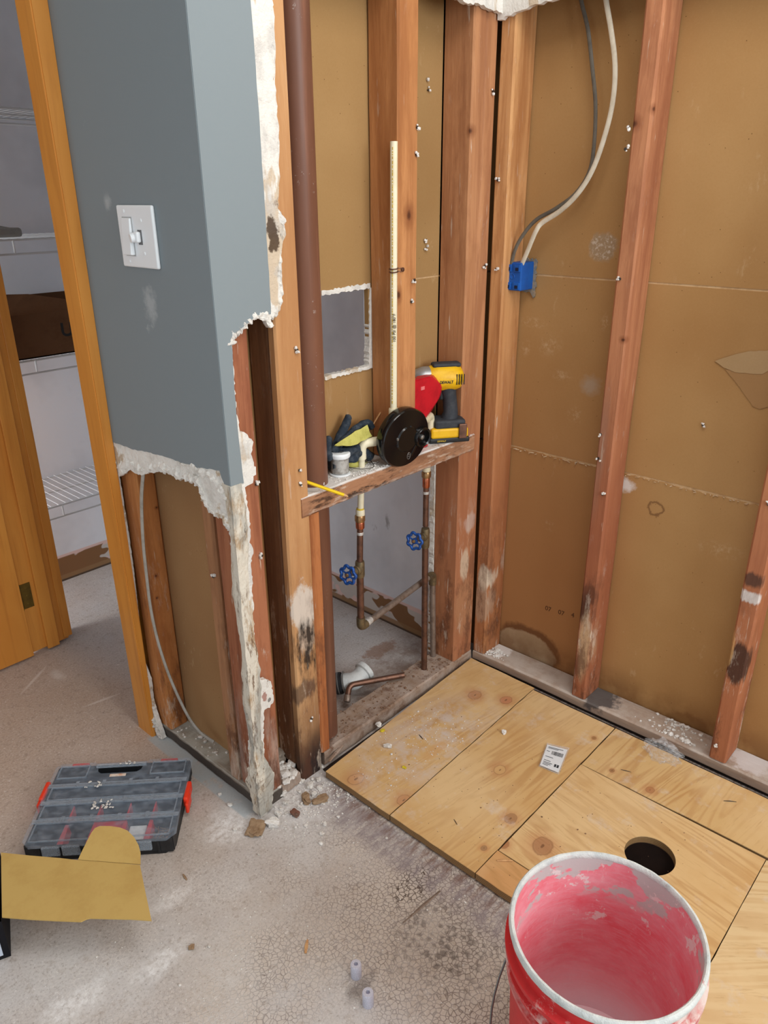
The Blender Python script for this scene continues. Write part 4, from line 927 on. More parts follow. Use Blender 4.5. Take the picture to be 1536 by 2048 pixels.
# shower valve with black guard
svc = Vector((-.359, -.012, .845))
sv = empty('shower_valve', svc, 'black round plaster guard of the shower valve in front of the ledge', 'shower valve')
axd = Vector((-.12, -.97, -.12)).normalized()
bm = BM(); lathe(bm, [(0, -.012), (.074, -.012), (.076, -.008), (.076, .012), (.073, .016), (.034, .0185), (.031, .022), (0, .022)], (0, 0, 0), axd, 64); g = obj('plaster_guard', bm, Black, sv, smooth=True)
bm = BM(); c2 = Vector((.050, 0, -.004)) + axd * .016
lathe(bm, [(0, .002), (.018, .002), (.020, .015), (.024, .017), (.026, .014), (.026, -.004), (0, -.004)], c2, axd, 36); cup = obj('stop_cup', bm, Black, sv, smooth=True)
bm = BM(); lathe(bm, [(0, .014), (.006, .012), (.007, .006), (0, .006)], c2, axd, 16); obj('spindle', bm, Screw, cup)
a_ = axd.orthogonal().normalized(); xs = Vector((1, -.12, 0)).normalized(); zs = Vector((0, -.12, .99)).normalized()
for (dx, dz) in ((-.032, .006), (-.03, -.012), (.006, .03), (-.01, .01)):
    bm = BM(); lathe(bm, [(0, .0035), (.0035, .003), (.004, 0), (0, 0)], xs * dx + zs * dz + axd * .018, axd, 12); obj('screw', bm, Screw if dx < -.03 else BlackM, sv)
bm = BM(); box(bm, -.004, .004, -.02, .02, -.0015, .0015, .001); 
M_ = Matrix((xs, zs, -xs.cross(zs))).transposed().to_4x4()
for v in bm.verts: v.co = (Matrix.Rotation(-.5, 4, axd) @ (M_ @ v.co)) + xs * .03 + zs * -.032 + axd * .0175
obj('moulded_rib', bm, Black, sv)
bm = BM(); q = xs * .012 + zs * -.048 + axd * .0178
for k in range(24):
    pass
pts = [q + xs * (.009 * math.cos(t) * .6) + zs * (.009 * math.sin(t)) for t in [2 * math.pi * k / 20 for k in range(21)]]
tube(bm, pts, .0007, 6, cap=False); tube(bm, [q - xs * .003 + zs * .003, q + xs * .003 + zs * .004], .0006, 6); tube(bm, [q - xs * .003 - zs * .002, q + xs * .003 - zs * .001], .0006, 6)
obj('moulded_mark', bm, Screw, sv)
bm = BM(); tube(bm, [(-.06, .03, -.008), (.08, .03, -.003)], .011, 14); obj('valve_body', bm, BrassBright, sv, smooth=True)
bm = BM(); box(bm, -.022, .022, .004, .045, -.035, .03, .004); obj('valve_block', bm, Brass, sv)
# upright riser
rx, ry = -.3715, .006
cr = empty('riser_pipe', (rx, ry, .9), 'tall cream plastic pipe strapped upright above the black valve guard', 'riser pipe')
rel(pipe('pipe_tube', [(rx, ry, .875), (rx + .0035, ry, 1.504)], .0083, CPVC, cr, seg=18), cr)
rel(collar('coupling', (rx, ry, .905), (0, 0, 1), .0118, .024, CPVC, cr), cr)
bm = BM(); rnd = random.Random(6); zz_ = .93
while zz_ < 1.49: L_ = rnd.uniform(.002, .008); box(bm, rx - .0085 + .004 * (zz_ - .9) / .6, rx - .0075 + .004 * (zz_ - .9) / .6, ry - .0042, ry - .0022, zz_, zz_ + L_); zz_ += L_ + rnd.uniform(.001, .004)
rel(obj('yellow_stripe', bm, YellowInk, cr), cr)
d = Vector((0, 0, -1)); sdx = Vector((.6, -.8, 0)).normalized()
t_ = text_bm('100 PSI @ 180°F', .0095, .0003); X_, Y_ = Vector((0, 0, 1)), Vector((-.77, .64, 0)).normalized(); n_ = X_.cross(Y_)
outv = Vector((-.64, -.77, 0)); 
for v in t_.verts: v.co = Vector((rx, ry, 1.078)) + outv * .0086 + X_ * v.co.x + Y_ * (v.co.y - .0045) + outv * v.co.z
rel(obj('printed_text', t_, BlackInk, cr), cr)
bm = BM(); zz = px(795, 540, 1, 0).z
for dz in (-.004, .003):
    tube(bm, [(rx + .002 + math.cos(t) * .0098, ry + math.sin(t) * .0098, zz + dz + .001 * math.cos(t)) for t in [R(120 + 24 * k) for k in range(11)]] + [(-.352, -.002, zz + dz)], .0016, 8)
lathe(bm, [(0, 0), (.005, 0), (.005, .002), (0, .003)], (-.348, -.002, zz), (0, -1, 0), 12)
tag(obj('pipe_strap', bm, Copper), 'small copper strap holding the cream riser to the stud', 'pipe strap')

# pvc trap and copper stub on the closet floor
tr = empty('drain_trap', (-.36, .17, 0), 'white plastic drain elbow on the floor behind the plate', 'drain trap')
p0, p1, p2 = px(682, 1366, 2, .045), px(708, 1362, 2, .052), px(729, 1342, 2, .065)
bm = BM(); tube(bm, smoothpath([p0, p0.lerp(p1, .6), p1, p1.lerp(p2, .5) + Vector((0, 0, -.004)), p2], 5), .027, 24); rel(obj('trap_body', bm, PVCw, tr, smooth=True), tr)
dd = (p2 - p1).normalized()
rel(collar('hub', p2, dd, .0325, .018, PVCw, tr, 28), tr); d0 = (p1 - p0).normalized()
rel(collar('rubber_coupling', p0 - d0 * .006, d0, .033, .022, BlackM, tr, 28), tr)
for k in (-.01, .006): rel(collar('clamp', p0 - d0 * k, d0, .034, .004, Screw, tr, 28), tr)
cs = empty('copper_stub', (-.36, .1, .05), 'loose bent copper stub pipe lying over the bottom plate', 'copper pipe')
a, b, c = px(808, 1350, 2, .062), px(699, 1370, 2, .060), px(694, 1400, 2, .03)
bm = BM(); tube(bm, bend([a, b, c], .016), .0085, 14, cap=True); rel(obj('bent_tube', bm, Copper, cs, smooth=True), cs)
rel(collar('end_fitting', c.lerp(b, .1), (b - c), .0105, .02, Galv, cs), cs); rel(collar('end_opening', a + (a - b).normalized() * .0004, (a - b), .0062, .001, plain('pipe bore', rgb(26, 20, 18), .9), cs), cs)

# ------------------------------------------------------------------ electrical
eb = empty('outlet_box', (.05, -.06, 1.2), 'blue plastic outlet box on the corner stud, back towards the room', 'outlet box')
f0, f1, f2, f3 = px(1009, 524, 0, .024), px(1043, 523, 0, .024), px(1043, 582, 0, .024), px(1008, 580, 0, .024)
y0b, y1b, z0b, z1b = f1.y, f0.y, f3.z, f0.z
bm = BM(); box(bm, .026, .088, y0b, y1b, z0b, z1b, .003); 
rel(obj('box_body', bm, BoxBlue, eb), eb)
for dz in (z1b - .014, z0b + .012):
    for yy in (y1b - .014, y0b + .012):
        bm = BM(); box(bm, .0225, .0262, yy - .009, yy + .009, dz - .009, dz + .009, .001); k_ = rel(obj('knockout_tab', bm, BoxBlue, eb), eb)
        bm = BM(); box(bm, .0215, .0226, yy - .005, yy + .004, dz - .006, dz + .002); rel(obj('tab_slot', bm, plain('dark slot', rgb(10, 24, 56), .8) if 'dark slot' not in bpy.data.materials else bpy.data.materials['dark slot'], k_), eb)
bm = BM(); cc = Vector((.0255, (y0b + y1b) / 2, (z0b + z1b) / 2)); tube(bm, [cc + Vector((0, .006 * math.cos(t), .006 * math.sin(t))) for t in [6.2832 * k / 20 for k in range(21)]], .0009, 6, cap=False); rel(obj('moulded_ring', bm, BoxBlue, eb), eb)
bm = BM(); fl = [(0, y1b + .006, z1b + .01), (0, y0b - .007, z1b + .004), (0, y0b - .009, z0b - .010), (0, y0b - .004, z0b - .022), (0, y0b + .004, z0b - .01), (0, y1b + .004, z0b - .004)]
prism(bm, jag(fl, .005, .003, 8), 0, .084, .0885); rel(obj('ragged_flange', bm, plain('frayed paper rim', rgb(120, 122, 120), .9, var=rgb(180, 150, 110), vs=90), eb), eb)
def flatcable(name, pxs, xs_, mat, label, w, axis=0):
    pts = [px(a, b, 0, x_) for (a, b), x_ in zip(pxs, xs_)]
    bm = BM(); tube(bm, smoothpath(pts, 6), w, 12, flat=(Vector((1, 0, 0)), .55)); o = obj(name, bm, mat, smooth=True); return tag(o, label, 'cable', 'electrical cables')
wp = [(1206, -160), (1206, -60), (1212, 0), (1222, 60), (1230, 130), (1226, 200), (1210, 270), (1185, 340), (1155, 388), (1120, 422), (1085, 445), (1072, 462), (1056, 500), (1044, 528)]
flatcable('electrical_cable', wp, [.06, .06, .05, .045, .04, .035, .03, .03, .03, .035, .035, .03, .03, .034], CableW, 'white flat cable curving down to the blue outlet box', .0062)
gp = [(1150, -160), (1154, -60), (1162, 0), (1176, 60), (1185, 140), (1191, 210), (1188, 290), (1178, 345), (1150, 388), (1110, 418), (1072, 440), (1046, 470), (1030, 500), (1022, 530)]
flatcable('electrical_cable', gp, [.07, .07, .07, .066, .066, .064, .06, .056, .054, .05, .044, .036, .030, .028], CableG, 'dark grey cable running behind the white one to the blue box', .0050)
lp = [(300, 800), (290, 900), (286, 950), (283, 1000), (286, 1080), (293, 1150), (302, 1220), (318, 1290), (342, 1360), (375, 1430), (402, 1466), (428, 1484)]
flatcable('electrical_cable', lp, [-.858, -.874, -.877, -.877, -.877, -.877, -.877, -.876, -.874, -.862, -.850, -.838], CableL, 'grey cable hanging inside the broken left stub wall', .0060)

# light switch
sw = empty('light_switch', (XF - .0014, .204, 1.327), 'white two-gang light switch plate on the grey stub wall', 'light switch', rot=(0, 0, 0))
# local frame: x outwards = -X, built directly
bm = BM(); box(bm, -.007, 0, -.063, .063, -.057, .057, .003); obj('cover_plate', bm, White, sv if False else sw)
bm = BM(); box(bm, -.0078, -.006, .0095, .0445, -.036, .036, .0005); fr = obj('paddle_frame', bm, plain('light grey slot', rgb(176, 178, 178), .6), sw)
bm = BM(); box(bm, -.0165, -.007, .0115, .0425, -.034, .034, .002)
for v in bm.verts:
    if v.co.x < -.011 and v.co.z > 0: v.co.x += .0050
obj('paddle', bm, White, fr)
GreyP = plain('grey slot', rgb(110, 112, 114), .6)
bm = BM(); box(bm, -.0075, -.0065, -.020, -.006, -.014, .013); k_ = obj('toggle_slot', bm, GreyP, sw)
bm = BM(); tube(bm, [(-.006, -.002, 0), (-.020, .002, -.002)], [.010, .0085], 14); obj('toggle', bm, White, sw, smooth=True)
bm = BM(); box(bm, -.016, -.0065, -.016, -.003, -.010, .010, .003); obj('toggle_knob', bm, White, k_)
for (yy, zz) in ((.036, .046), (-.022, .030), (.036, -.046), (-.022, -.030)):
    bm = BM(); lathe(bm, [(0, .0015), (.003, .001), (.0035, 0), (0, 0)], (-.007, yy, zz), (-1, 0, 0), 12); obj('screw', bm, White, sw)

# ------------------------------------------------------------------ things on the ledge
# cordless impact driver
dv = empty('cordless_drill', (-.125, .018, .778), 'yellow and black cordless impact driver standing on the ledge', 'drill')
ax_ = Vector((-.80, .60, 0)).normalized(); sd = Vector((.60, .80, 0)) ; 
Zd = .172
def dl(u, s, z): return ax_ * u + sd * s + Vector((0, 0, z))
bm = BM(); lathe(bm, [(0, -.030), (.018, -.029), (.030, -.021), (.035, -.006), (.035, .045), (.031, .062), (0, .062)], dl(0, 0, Zd), ax_, 32); bd = obj('motor_housing', bm, YellowP, dv, smooth=True)
bm = BM(); lathe(bm, [(0, .06), (.031, .06), (.031, .078), (.025, .096), (.019, .104), (0, .104)], dl(0, 0, Zd), ax_, 32); obj('gearcase', bm, Silver, dv, smooth=True)
bm = BM(); lathe(bm, [(0, .102), (.020, .102), (.021, .112), (.017, .118), (.017, .132), (.010, .135), (0, .135)], dl(0, 0, Zd), ax_, 24); obj('chuck', bm, BlackM, dv, smooth=True)
def dbox(u0, u1, s0, s1, z0, z1, bev, mat, nm, par, shear=0):
    bm = BM(); box(bm, u0, u1, s0, s1, z0, z1, bev)
    for v in bm.verts: v.co = dl(v.co.x + shear * v.co.z, v.co.y, v.co.z)
    return obj(nm, bm, mat, par)
dbox(-.022, .055, -.018, .018, Zd + .028, Zd + .040, .006, RubberG, 'top_grip', dv)
bm = BM(); tube(bm, [dl(.012, 0, Zd - .02), dl(.004, 0, Zd - .055), dl(.0, 0, Zd - .095), dl(.004, 0, .055)], [.024, .019, .020, .025], 16); obj('handle', bm, RubberG, dv, smooth=True)
dbox(.022, .034, -.008, .008, Zd - .06, Zd - .028, .004, BlackM, 'trigger', dv)
dbox(-.035, .050, -.032, .032, .036, .062, .007, RubberG, 'handle_foot', dv)
bt = dbox(-.042, .062, -.035, .035, .012, .040, .006, YellowP, 'battery', dv); dbox(-.046, .066, -.036, .036, .0, .014, .004, BlackM, 'battery_base', dv)
dbox(-.036, -.014, -.041, -.0345, .012, .052, .002, Copper, 'belt_clip', dv)
for k in range(4): dbox(-.026 + .0065 * k, -.0235 + .0065 * k, -.0358, -.0325, Zd - .014, Zd + .014, .0008, BlackM, 'vent_slot', bd)
# lettering faces the camera side (-sd)
t_ = text_bm('DEWALT', .0105, .0004, True); 
for v in t_.verts: v.co = dl(.041 - v.co.x * .86, -.0352 - v.co.z, Zd - .009 + v.co.y)
obj('brand_lettering', t_, BlackM, bd)
t_ = text_bm('DEWALT', .006, .0004, True)
for v in t_.verts: v.co = dl(.045 - v.co.x, -.0365 - v.co.z, .0045 + v.co.y)
obj('brand_lettering', t_, YellowInk, bt)
# red tool
rt = empty('red_tool', (-.225, .035, .778), 'tapered red plastic tool leaning in front of the drill', 'red tool')
def F2(x, y, yy): return px(x, y, 1, yy) - rt.location
bm = BM(); front = [F2(824, 762, .012), F2(862, 752, .012), F2(884, 772, .012), F2(876, 800, .012), F2(846, 842, .012), F2(824, 876, .012)]
back = [F2(832, 752, .045), F2(868, 746, .045), F2(892, 762, .045), F2(884, 788, .045), F2(856, 834, .045), F2(834, 862, .045)]
va = [bm.verts.new(q) for q in front]; vb = [bm.verts.new(q) for q in back]; bm.faces.new(va); bm.faces.new(vb[::-1])
for i in range(6): bm.faces.new((va[i], vb[i], vb[(i + 1) % 6], va[(i + 1) % 6]))
bmesh.ops.bevel(bm, geom=list(bm.edges), offset=.003, segments=2, affect='EDGES'); rb = obj('tapered_case', bm, RedP, rt)
bm = BM(); q = F2(846, 776, .0115); box(bm, q.x - .008, q.x + .006, q.y - .001, q.y + .001, q.z - .005, q.z + .004, .0005); obj('front_badge', bm, plain('pale red badge', rgb(226, 120, 120), .5), rt)
bm = BM(); box(bm, -.035, .008, -.016, .022, 0, .04, .004); obj('lower_grip', bm, RedP, rt)

# glove
gl = empty('work_glove', (-.44, .06, .778), 'crumpled navy and yellow green work glove behind the solder spool', 'glove')
def gp_(x, y, yy): return px(x, y, 1, yy) - gl.location
def finger(pts, r, mat, nm):
    bm = BM(); tube(bm, smoothpath(pts, 6), r if isinstance(r, float) else r, 14)
    bm.verts.ensure_lookup_table()
    for v in bm.verts:
        v.co += Vector([mnoise.noise(v.co * 70 + Vector((k * 9, 0, 0))) for k in range(3)]) * .0028
    return obj(nm, bm, mat, gl, smooth=True)
def lerp_r(n, a, b): return [a + (b - a) * math.sin(min(1, i / (n - 1) * 1.2) * 1.57) for i in range(n)]
def fr_(n, base, tip): return [base + (tip - base) * i / (n - 1) for i in range(n - 1)] + [tip * .45]
finger([gp_(668, 905, .055), gp_(676, 880, .06), gp_(690, 852, .062), gp_(699, 830, .06)], fr_(19, .011, .0095), GloveD, 'glove_finger')
finger([gp_(676, 890, .045), gp_(700, 868, .05), gp_(722, 850, .055), gp_(737, 846, .05), gp_(746, 858, .045)], fr_(25, .010, .008), GloveD, 'glove_finger')
finger([gp_(662, 918, .05), gp_(654, 900, .055), gp_(658, 872, .06)], fr_(13, .010, .009), GloveD, 'glove_finger')
finger([gp_(705, 905, .045), gp_(728, 905, .045), gp_(742, 915, .05)], fr_(13, .013, .011), GloveD, 'glove_finger')
finger([gp_(690, 925, .06), gp_(715, 928, .058), gp_(735, 932, .058)], fr_(13, .012, .010), GloveY, 'glove_finger')
bm = BM(); rock(bm, gp_(690, 908, .052), (.038, .022, .022), 5, 4, .35); rock(bm, gp_(672, 925, .058), (.026, .018, .022), 8, 4, .3); obj('glove_palm', bm, GloveD, gl, smooth=True)
bm = BM(); P4 = [gp_(672, 888, .030), gp_(734, 850, .034), gp_(744, 872, .028), gp_(700, 893, .024)]
va = [bm.verts.new(q) for q in P4]; vb = [bm.verts.new(q + Vector((.006, .009, -.004))) for q in P4]
bm.faces.new(va); bm.faces.new(vb[::-1])
for i in range(4): bm.faces.new((va[i], vb[i], vb[(i + 1) % 4], va[(i + 1) % 4]))
bmesh.ops.subdivide_edges(bm, edges=list(bm.edges), cuts=5, use_grid_fill=True)
for v in bm.verts: v.co += Vector([mnoise.noise(v.co * 45 + Vector((k * 9, 0, 0))) for k in range(3)]) * .005
obj('glove_back_panel', bm, GloveY, gl, smooth=True)
# solder spool
so = px(683, 948, 2, .778)
sp = empty('solder_spool', (so.x - .001, so.y + .004, .778), 'spool of silver solder wire with white flanges on the ledge', 'solder spool')
bm = BM(); lathe(bm, [(0, 0), (.0255, 0), (.0255, .003), (.014, .004), (0, .004)], seg=36); obj('bottom_flange', bm, White, sp, smooth=True)
bm = BM(); prof = [(0, .004)]
for k in range(18): z = .005 + k * .0021; prof += [(.0205, z), (.0222, z + .00105)]
prof += [(.0205, .044), (0, .044)]; lathe(bm, prof, seg=32); obj('solder_coil', bm, Solder, sp)
bm = BM(); lathe(bm, [(0, .043), (.0245, .043), (.0262, .046), (.0262, .052), (.0235, .055), (.008, .056), (.006, .052), (0, .052)], seg=40); tp = obj('top_flange', bm, White, sp, smooth=True)
bm = BM(); box(bm, -.004, .008, -.010, -.001, .0555, .0565); obj('label_patch', bm, GreyP, tp)
bm = BM(); w0 = [px(675, 925, 2, .80), px(690, 932, 2, .792), px(720, 938, 2, .784), px(747, 934, 2, .783), px(742, 922, 2, .786), px(735, 914, 2, .79)]
tube(bm, smoothpath([q - sp.location for q in w0], 6), .0009, 6); obj('loose_wire', bm, NailM, sp)
# pencil
pt_, pp_ = px(618, 965.5, 2, .800), px(698, 993.5, 1, -.060); pd_ = (pp_ - pt_).normalized(); pL = (pp_ - pt_).length
pn = empty('pencil', pt_, 'yellow pencil lying over the front edge of the ledge', 'pencil')
bm = BM(); tube(bm, [pd_ * -.03, pd_ * (pL - .012)], .0038, 6); obj('pencil_body', bm, PencilY, pn)
bm = BM(); tube(bm, [pd_ * (pL - .012), pd_ * (pL - .002)], [.0037, .0012], 6); obj('sharpened_tip', bm, RawWood, pn)
bm = BM(); tube(bm, [pd_ * (pL - .002), pd_ * pL], [.0012, .0003], 6); obj('pencil_lead', bm, Lead, pn)
bm = BM(); a, b = px(740, 860, 1, .06), px(773, 806, 1, .06); tube(bm, [a, a.lerp(b, .5) + Vector((0, 0, .001)), b], [.0012, .0022, .001], 5); tag(obj('wood_splinter', bm, RawWood), 'thin wood splinter leaning behind the shower valve', 'splinter')
bm = BM(); q = px(645, 966, 2, .782); rock(bm, q, (.006, .005, .005), 3, 2); tag(obj('plaster_chunk', bm, Crumb), 'small white plaster lump beside the pencil on the ledge', 'plaster chunk', 'plaster chunks')
def crumbs(name, n, region, z, rr, mat, label, cat, seed, flat=.6):
    bm = BM(); rnd = random.Random(seed)
    for i in range(n):
        x, y = region(rnd); r = rnd.uniform(*rr) * (2.0 if rnd.random() < .06 else 1)
        g = bmesh.ops.create_icosphere(bm, subdivisions=1, radius=1.0)['verts']
        s_ = (r * rnd.uniform(.6, 1.3), r * rnd.uniform(.6, 1.3), r * flat); ro = Matrix.Rotation(rnd.random() * 6.28, 3, 'Z')
        for v in g: v.co = ro @ Vector((v.co.x * s_[0], v.co.y * s_[1], v.co.z * s_[2])) * rnd.uniform(.8, 1.2) + Vector((x, y, z + r * flat * .6))
    o = obj(name, bm, mat); tag(o, label, cat, kind='stuff'); return o
crumbs('plaster_crumbs', 420, lambda r: (r.uniform(-.57, -.40), r.uniform(.0, .085)), .777, (.0006, .0024), Crumb, 'white plaster crumbs strewn on the ledge round the spool', 'plaster crumbs', 1)
crumbs('plaster_crumbs', 120, lambda r: (r.uniform(-.40, -.05), r.uniform(.0, .085)), .777, (.0005, .0016), Crumb, 'fine plaster crumbs on the right half of the ledge', 'plaster crumbs', 2)

# ------------------------------------------------------------------ bucket
BC = Vector((-.893, -.890, 0)); H = .372
bk = empty('bucket', BC, 'red plaster-smeared plastic bucket in the lower right foreground', 'bucket')
def bucket_mat(name, inner):
    m = Mat(name, rgb(206, 42, 44) if not inner else rgb(238, 104, 118), rough=.5, spec=.35)
    if inner:
        m.layer(rgb(244, 168, 178), m.noise(7, m.vec(1, 1, 2), detail=6, rough=.7, lo=.36, hi=.64), .85)
        m.layer(rgb(238, 182, 190), m.noise(34, m.vec(1, 1, 7), detail=5, rough=.7, lo=.5, hi=.7), .5)
        m.layer(rgb(226, 140, 150), m.noise(70, m.vec(1, 1, 3), detail=5, rough=.75, lo=.5, hi=.72), .5)
        m.layer(rgb(238, 226, 230), m.inv(m.axis(2, .004, .15)), .9)
        m.layer(rgb(222, 204, 210), m.mul(m.inv(m.axis(0, -1.04, -.96)), m.axis(2, .08, .2), m.noise(12, detail=5, lo=.3, hi=.6)), .75)
        band = m.mul(m.axis(2, .27, .30), m.inv(m.axis(2, .362, .37)))
        m.layer(rgb(196, 190, 188), m.mul(band, m.noise(11, m.vec(1, 1, 1.6, off=(3, 0, 0)), detail=5, lo=.51, hi=.53)), .95)
        m.layer(rgb(232, 214, 212), m.mul(m.axis(2, .19, .22), m.noise(16, m.vec(off=(0, 4, 0)), detail=6, rough=.7, lo=.60, hi=.63)), .9)
        sc2 = m.noise(30, m.vec(6, 1, 1, rz=35, ry=30), detail=6, rough=.8, lo=.60, hi=.66); m.layer(rgb(238, 190, 192), sc2, .55)
    else:
        m.layer(rgb(232, 228, 220), m.mul(m.axis(2, .24, .32), m.noise(10, m.vec(1, 1, 2), detail=6, rough=.7, lo=.5, hi=.6)), .9)
        m.layer(rgb(222, 218, 210), m.mul(m.axis(0, -.93, -.86), m.noise(12, m.vec(off=(2, 2, 0)), detail=5, lo=.36, hi=.5)), .9)
        m.layer(rgb(220, 190, 184), m.noise(40, detail=6, rough=.8, lo=.60, hi=.68), .6)
        m.layer(rgb(156, 26, 30), m.noise(14, detail=5, lo=.55, hi=.7), .5)
    m.bump(m.noise(60, detail=6, rough=.7), .3, .0015)
    return m.done()
BkO, BkI = bucket_mat('bucket outside', False), bucket_mat('bucket inside', True)
m = Mat('plastered rim', rgb(214, 216, 212), rough=.85, spec=.15); m.layer(rgb(196, 52, 54), m.noise(16, detail=6, rough=.7, lo=.61, hi=.66), .85); m.layer(rgb(176, 184, 184), m.noise(30, detail=5, lo=.45, hi=.65), .7); m.bump(m.noise(110, detail=5, rough=.7), .8, .003); BkR = m.done()
rt_ = .147
def rad(z): return .128 + (rt_ - .004 - .128) * z / H
prof = [(0, .0), (rad(0) - .004, .0), (rad(0), .004), (rad(.10), .10), (rad(.22), .22), (rad(.26), .262), (rad(.26) + .007, .264), (rad(.26) + .007, .270), (rad(.27), .273), (rad(.29), .290), (rad(.29) + .009, .292), (rad(.29) + .009, .298), (rad(.3), .302), (rad(.32), .316), (rad(.32) + .010, .318), (rad(.32) + .010, .326), (rad(.33), .330), (rad(.35), .352)]
bm = BM(); lathe(bm, prof, seg=96); obj('bucket_wall', bm, BkO, bk, smooth=True)
prof = [(0, .006), (rad(0) - .012, .006), (rad(0) - .004, .012), (rad(.18) - .003, .18), (rad(.36) - .003, .366)]
bm = BM(); lathe(bm, prof, seg=96); obj('bucket_inside', bm, BkI, bk, smooth=True)
bm = BM(); n = 160; rings = []
for k in range(n):
    th = 2 * math.pi * k / n; j = 1 + .10 * mnoise.noise(Vector((math.cos(th) * 9, math.sin(th) * 9, 0))); sec = []
    for q in range(10):
        ph = 2 * math.pi * q / 10; rr = rad(.36) + .0005 + math.cos(ph) * .0044 * j; zz = .362 + math.sin(ph) * .0080 * j; sec.append(bm.verts.new((math.cos(th) * rr, math.sin(th) * rr, zz)))
    rings.append(sec)
for k in range(n):
    for q in range(10): bm.faces.new((rings[k][q], rings[k][(q + 1) % 10], rings[(k + 1) % n][(q + 1) % 10], rings[(k + 1) % n][q]))
obj('rim', bm, BkR, bk, smooth=True)
bm = BM(); hd = []
for k in range(21):
    t = math.pi * k / 20; hd.append(Vector((-.155 * math.cos(t) * .0 - .02 - .135 * math.sin(t) * .35, .152 * math.cos(t), .31 - .26 * math.sin(t))))
# bail hangs on the left side of the bucket
M2 = Matrix.Rotation(R(-42), 3, 'Z'); hp = []
for k in range(25):
    t = math.pi * k / 24; hp.append(M2 @ Vector((-(.012 + .152 * math.sin(t)), .153 * math.cos(t), .305 - .20 * math.sin(t))))
tube(bm, hp, .0019, 8); obj('bail_handle', bm, SteelWire, bk, smooth=True)
for s_ in (1, -1):
    bm = BM(); lathe(bm, [(0, 0), (.012, 0), (.012, .008), (.008, .012), (0, .012)], M2 @ Vector((-.012, s_ * .142, .305)), M2 @ Vector((0, s_, 0)), 18); obj('handle_boss', bm, BkO, bk, smooth=True)

# ------------------------------------------------------------------ organiser case
U0, U1, U2, U3 = px(108, 1527, 2, .055), px(385, 1508, 2, .055), px(43, 1690, 2, .055), px(350, 1675, 2, .055)
ctr = (U0 + U1 + U2 + U3) / 4; ang = math.atan2((U1 - U0).y + (U3 - U2).y, (U1 - U0).x + (U3 - U2).x)
Wd, Dp = ((U1 - U0).length + (U3 - U2).length) / 2, ((U2 - U0).length + (U3 - U1).length) / 2
oc = empty('parts_organizer', (ctr.x, ctr.y, .0), 'parts organizer case with translucent lid and red dividers on the floor', 'organizer case', rz=ang)
hw, hd_ = Wd / 2, Dp / 2
bm = BM()
def octp(hw, hd, c): return [(-hw + c, -hd, 0), (hw - c, -hd, 0), (hw, -hd + c, 0), (hw, hd - c, 0), (hw - c, hd, 0), (-hw + c, hd, 0), (-hw, hd - c, 0), (-hw, -hd + c, 0)]
prism(bm, octp(hw - .006, hd_ - .006, .02), 2, 0, .008)
for (x0, x1, y0, y1) in ((-hw + .008, hw - .008, -hd_ + .006, -hd_ + .010), (-hw + .008, hw - .008, hd_ - .010, hd_ - .006), (-hw + .006, -hw + .010, -hd_ + .01, hd_ - .01), (hw - .010, hw - .006, -hd_ + .01, hd_ - .01)):
    box(bm, x0, x1, y0, y1, .004, .043, .001)
for k in range(7): x = -hw + .04 + k * (Wd - .08) / 6; box(bm, x - .003, x + .003, -hd_ + .0035, -hd_ + .008, .004, .040, .001)
obj('case_base', bm, BlackM, oc)
bm = BM(); box(bm, -hw + .011, hw - .011, -hd_ + .011, hd_ - .011, .008, .010); obj('tray_floor', bm, OrgNavy, oc)
# interior walls
bm = BM()
for yy in (-hd_ + .075, -hd_ + .135, -hd_ + .20): box(bm, -hw + .012, hw - .012, yy - .001, yy + .001, .01, .040)
obj('tray_wall', bm, OrgNavy, oc)
for xx in (-.090, -.025, .045, .105):
    bm = BM(); ya, yb_ = -hd_ + .130, -hd_ + .016; slab(bm, [(xx - .001, ya, .012), (xx + .001, ya, .012), (xx + .010, yb_, .010), (xx - .012, yb_, .010)], [(xx - .0008, ya, .040), (xx + .0008, ya, .040), (xx + .006, yb_, .034), (xx - .008, yb_, .034)]); obj('divider', bm, OrgRed, oc)
bm = BM(); box(bm, -.028, .048, -hd_ + .07, -hd_ + .074, .01, .04); box(bm, -.028, .048, -hd_ + .05, -hd_ + .074, .01, .03, .002); obj('red_insert', bm, OrgRed, oc)
bm = BM(); box(bm, .056, .096, -hd_ + .018, -hd_ + .066, .01, .03, .002); obj('white_card', bm, White, oc)
bm = BM(); rnd = random.Random(4)
for k in range(26): a = Vector((rnd.uniform(.108, .15), rnd.uniform(-hd_ + .02, -hd_ + .06), rnd.uniform(.012, .022))); t = rnd.random() * 3.14; tube(bm, [a, a + Vector((math.cos(t), math.sin(t), .2)) * .02], .0012, 6)
scs = obj('loose_screws', bm, BrassBright, oc)
# lid: translucent top with handle cut-out at the far side
bm = BM(); zl0, zl1 = .044, .0475
lid = [(-hw, -hd_ + .02, 0), (-hw + .02, -hd_, 0), (hw - .02, -hd_, 0), (hw, -hd_ + .02, 0), (hw - .004, -.01, 0), (hw, .02, 0), (hw, hd_ - .012, 0), (hw - .012, hd_, 0), (.062, hd_, 0), (.050, hd_ - .012, 0), (.046, hd_ - .034, 0), (.036, hd_ - .042, 0),
       (-.052, hd_ - .042, 0), (-.062, hd_ - .034, 0), (-.066, hd_ - .012, 0), (-.076, hd_, 0), (-hw + .012, hd_, 0), (-hw, hd_ - .012, 0)]
prism(bm, lid, 2, zl0, zl1); ld_ = obj('lid', bm, LidM, oc)
bm = BM()
def frame(x0, x1, y0, y1, w=.0022, z0=.0475, z1=.0515):
    for (a, b, c, d) in ((x0, x1, y0, y0 + w), (x0, x1, y1 - w, y1), (x0, x0 + w, y0, y1), (x1 - w, x1, y0, y1)): box(bm, a, b, c, d, z0, z1)
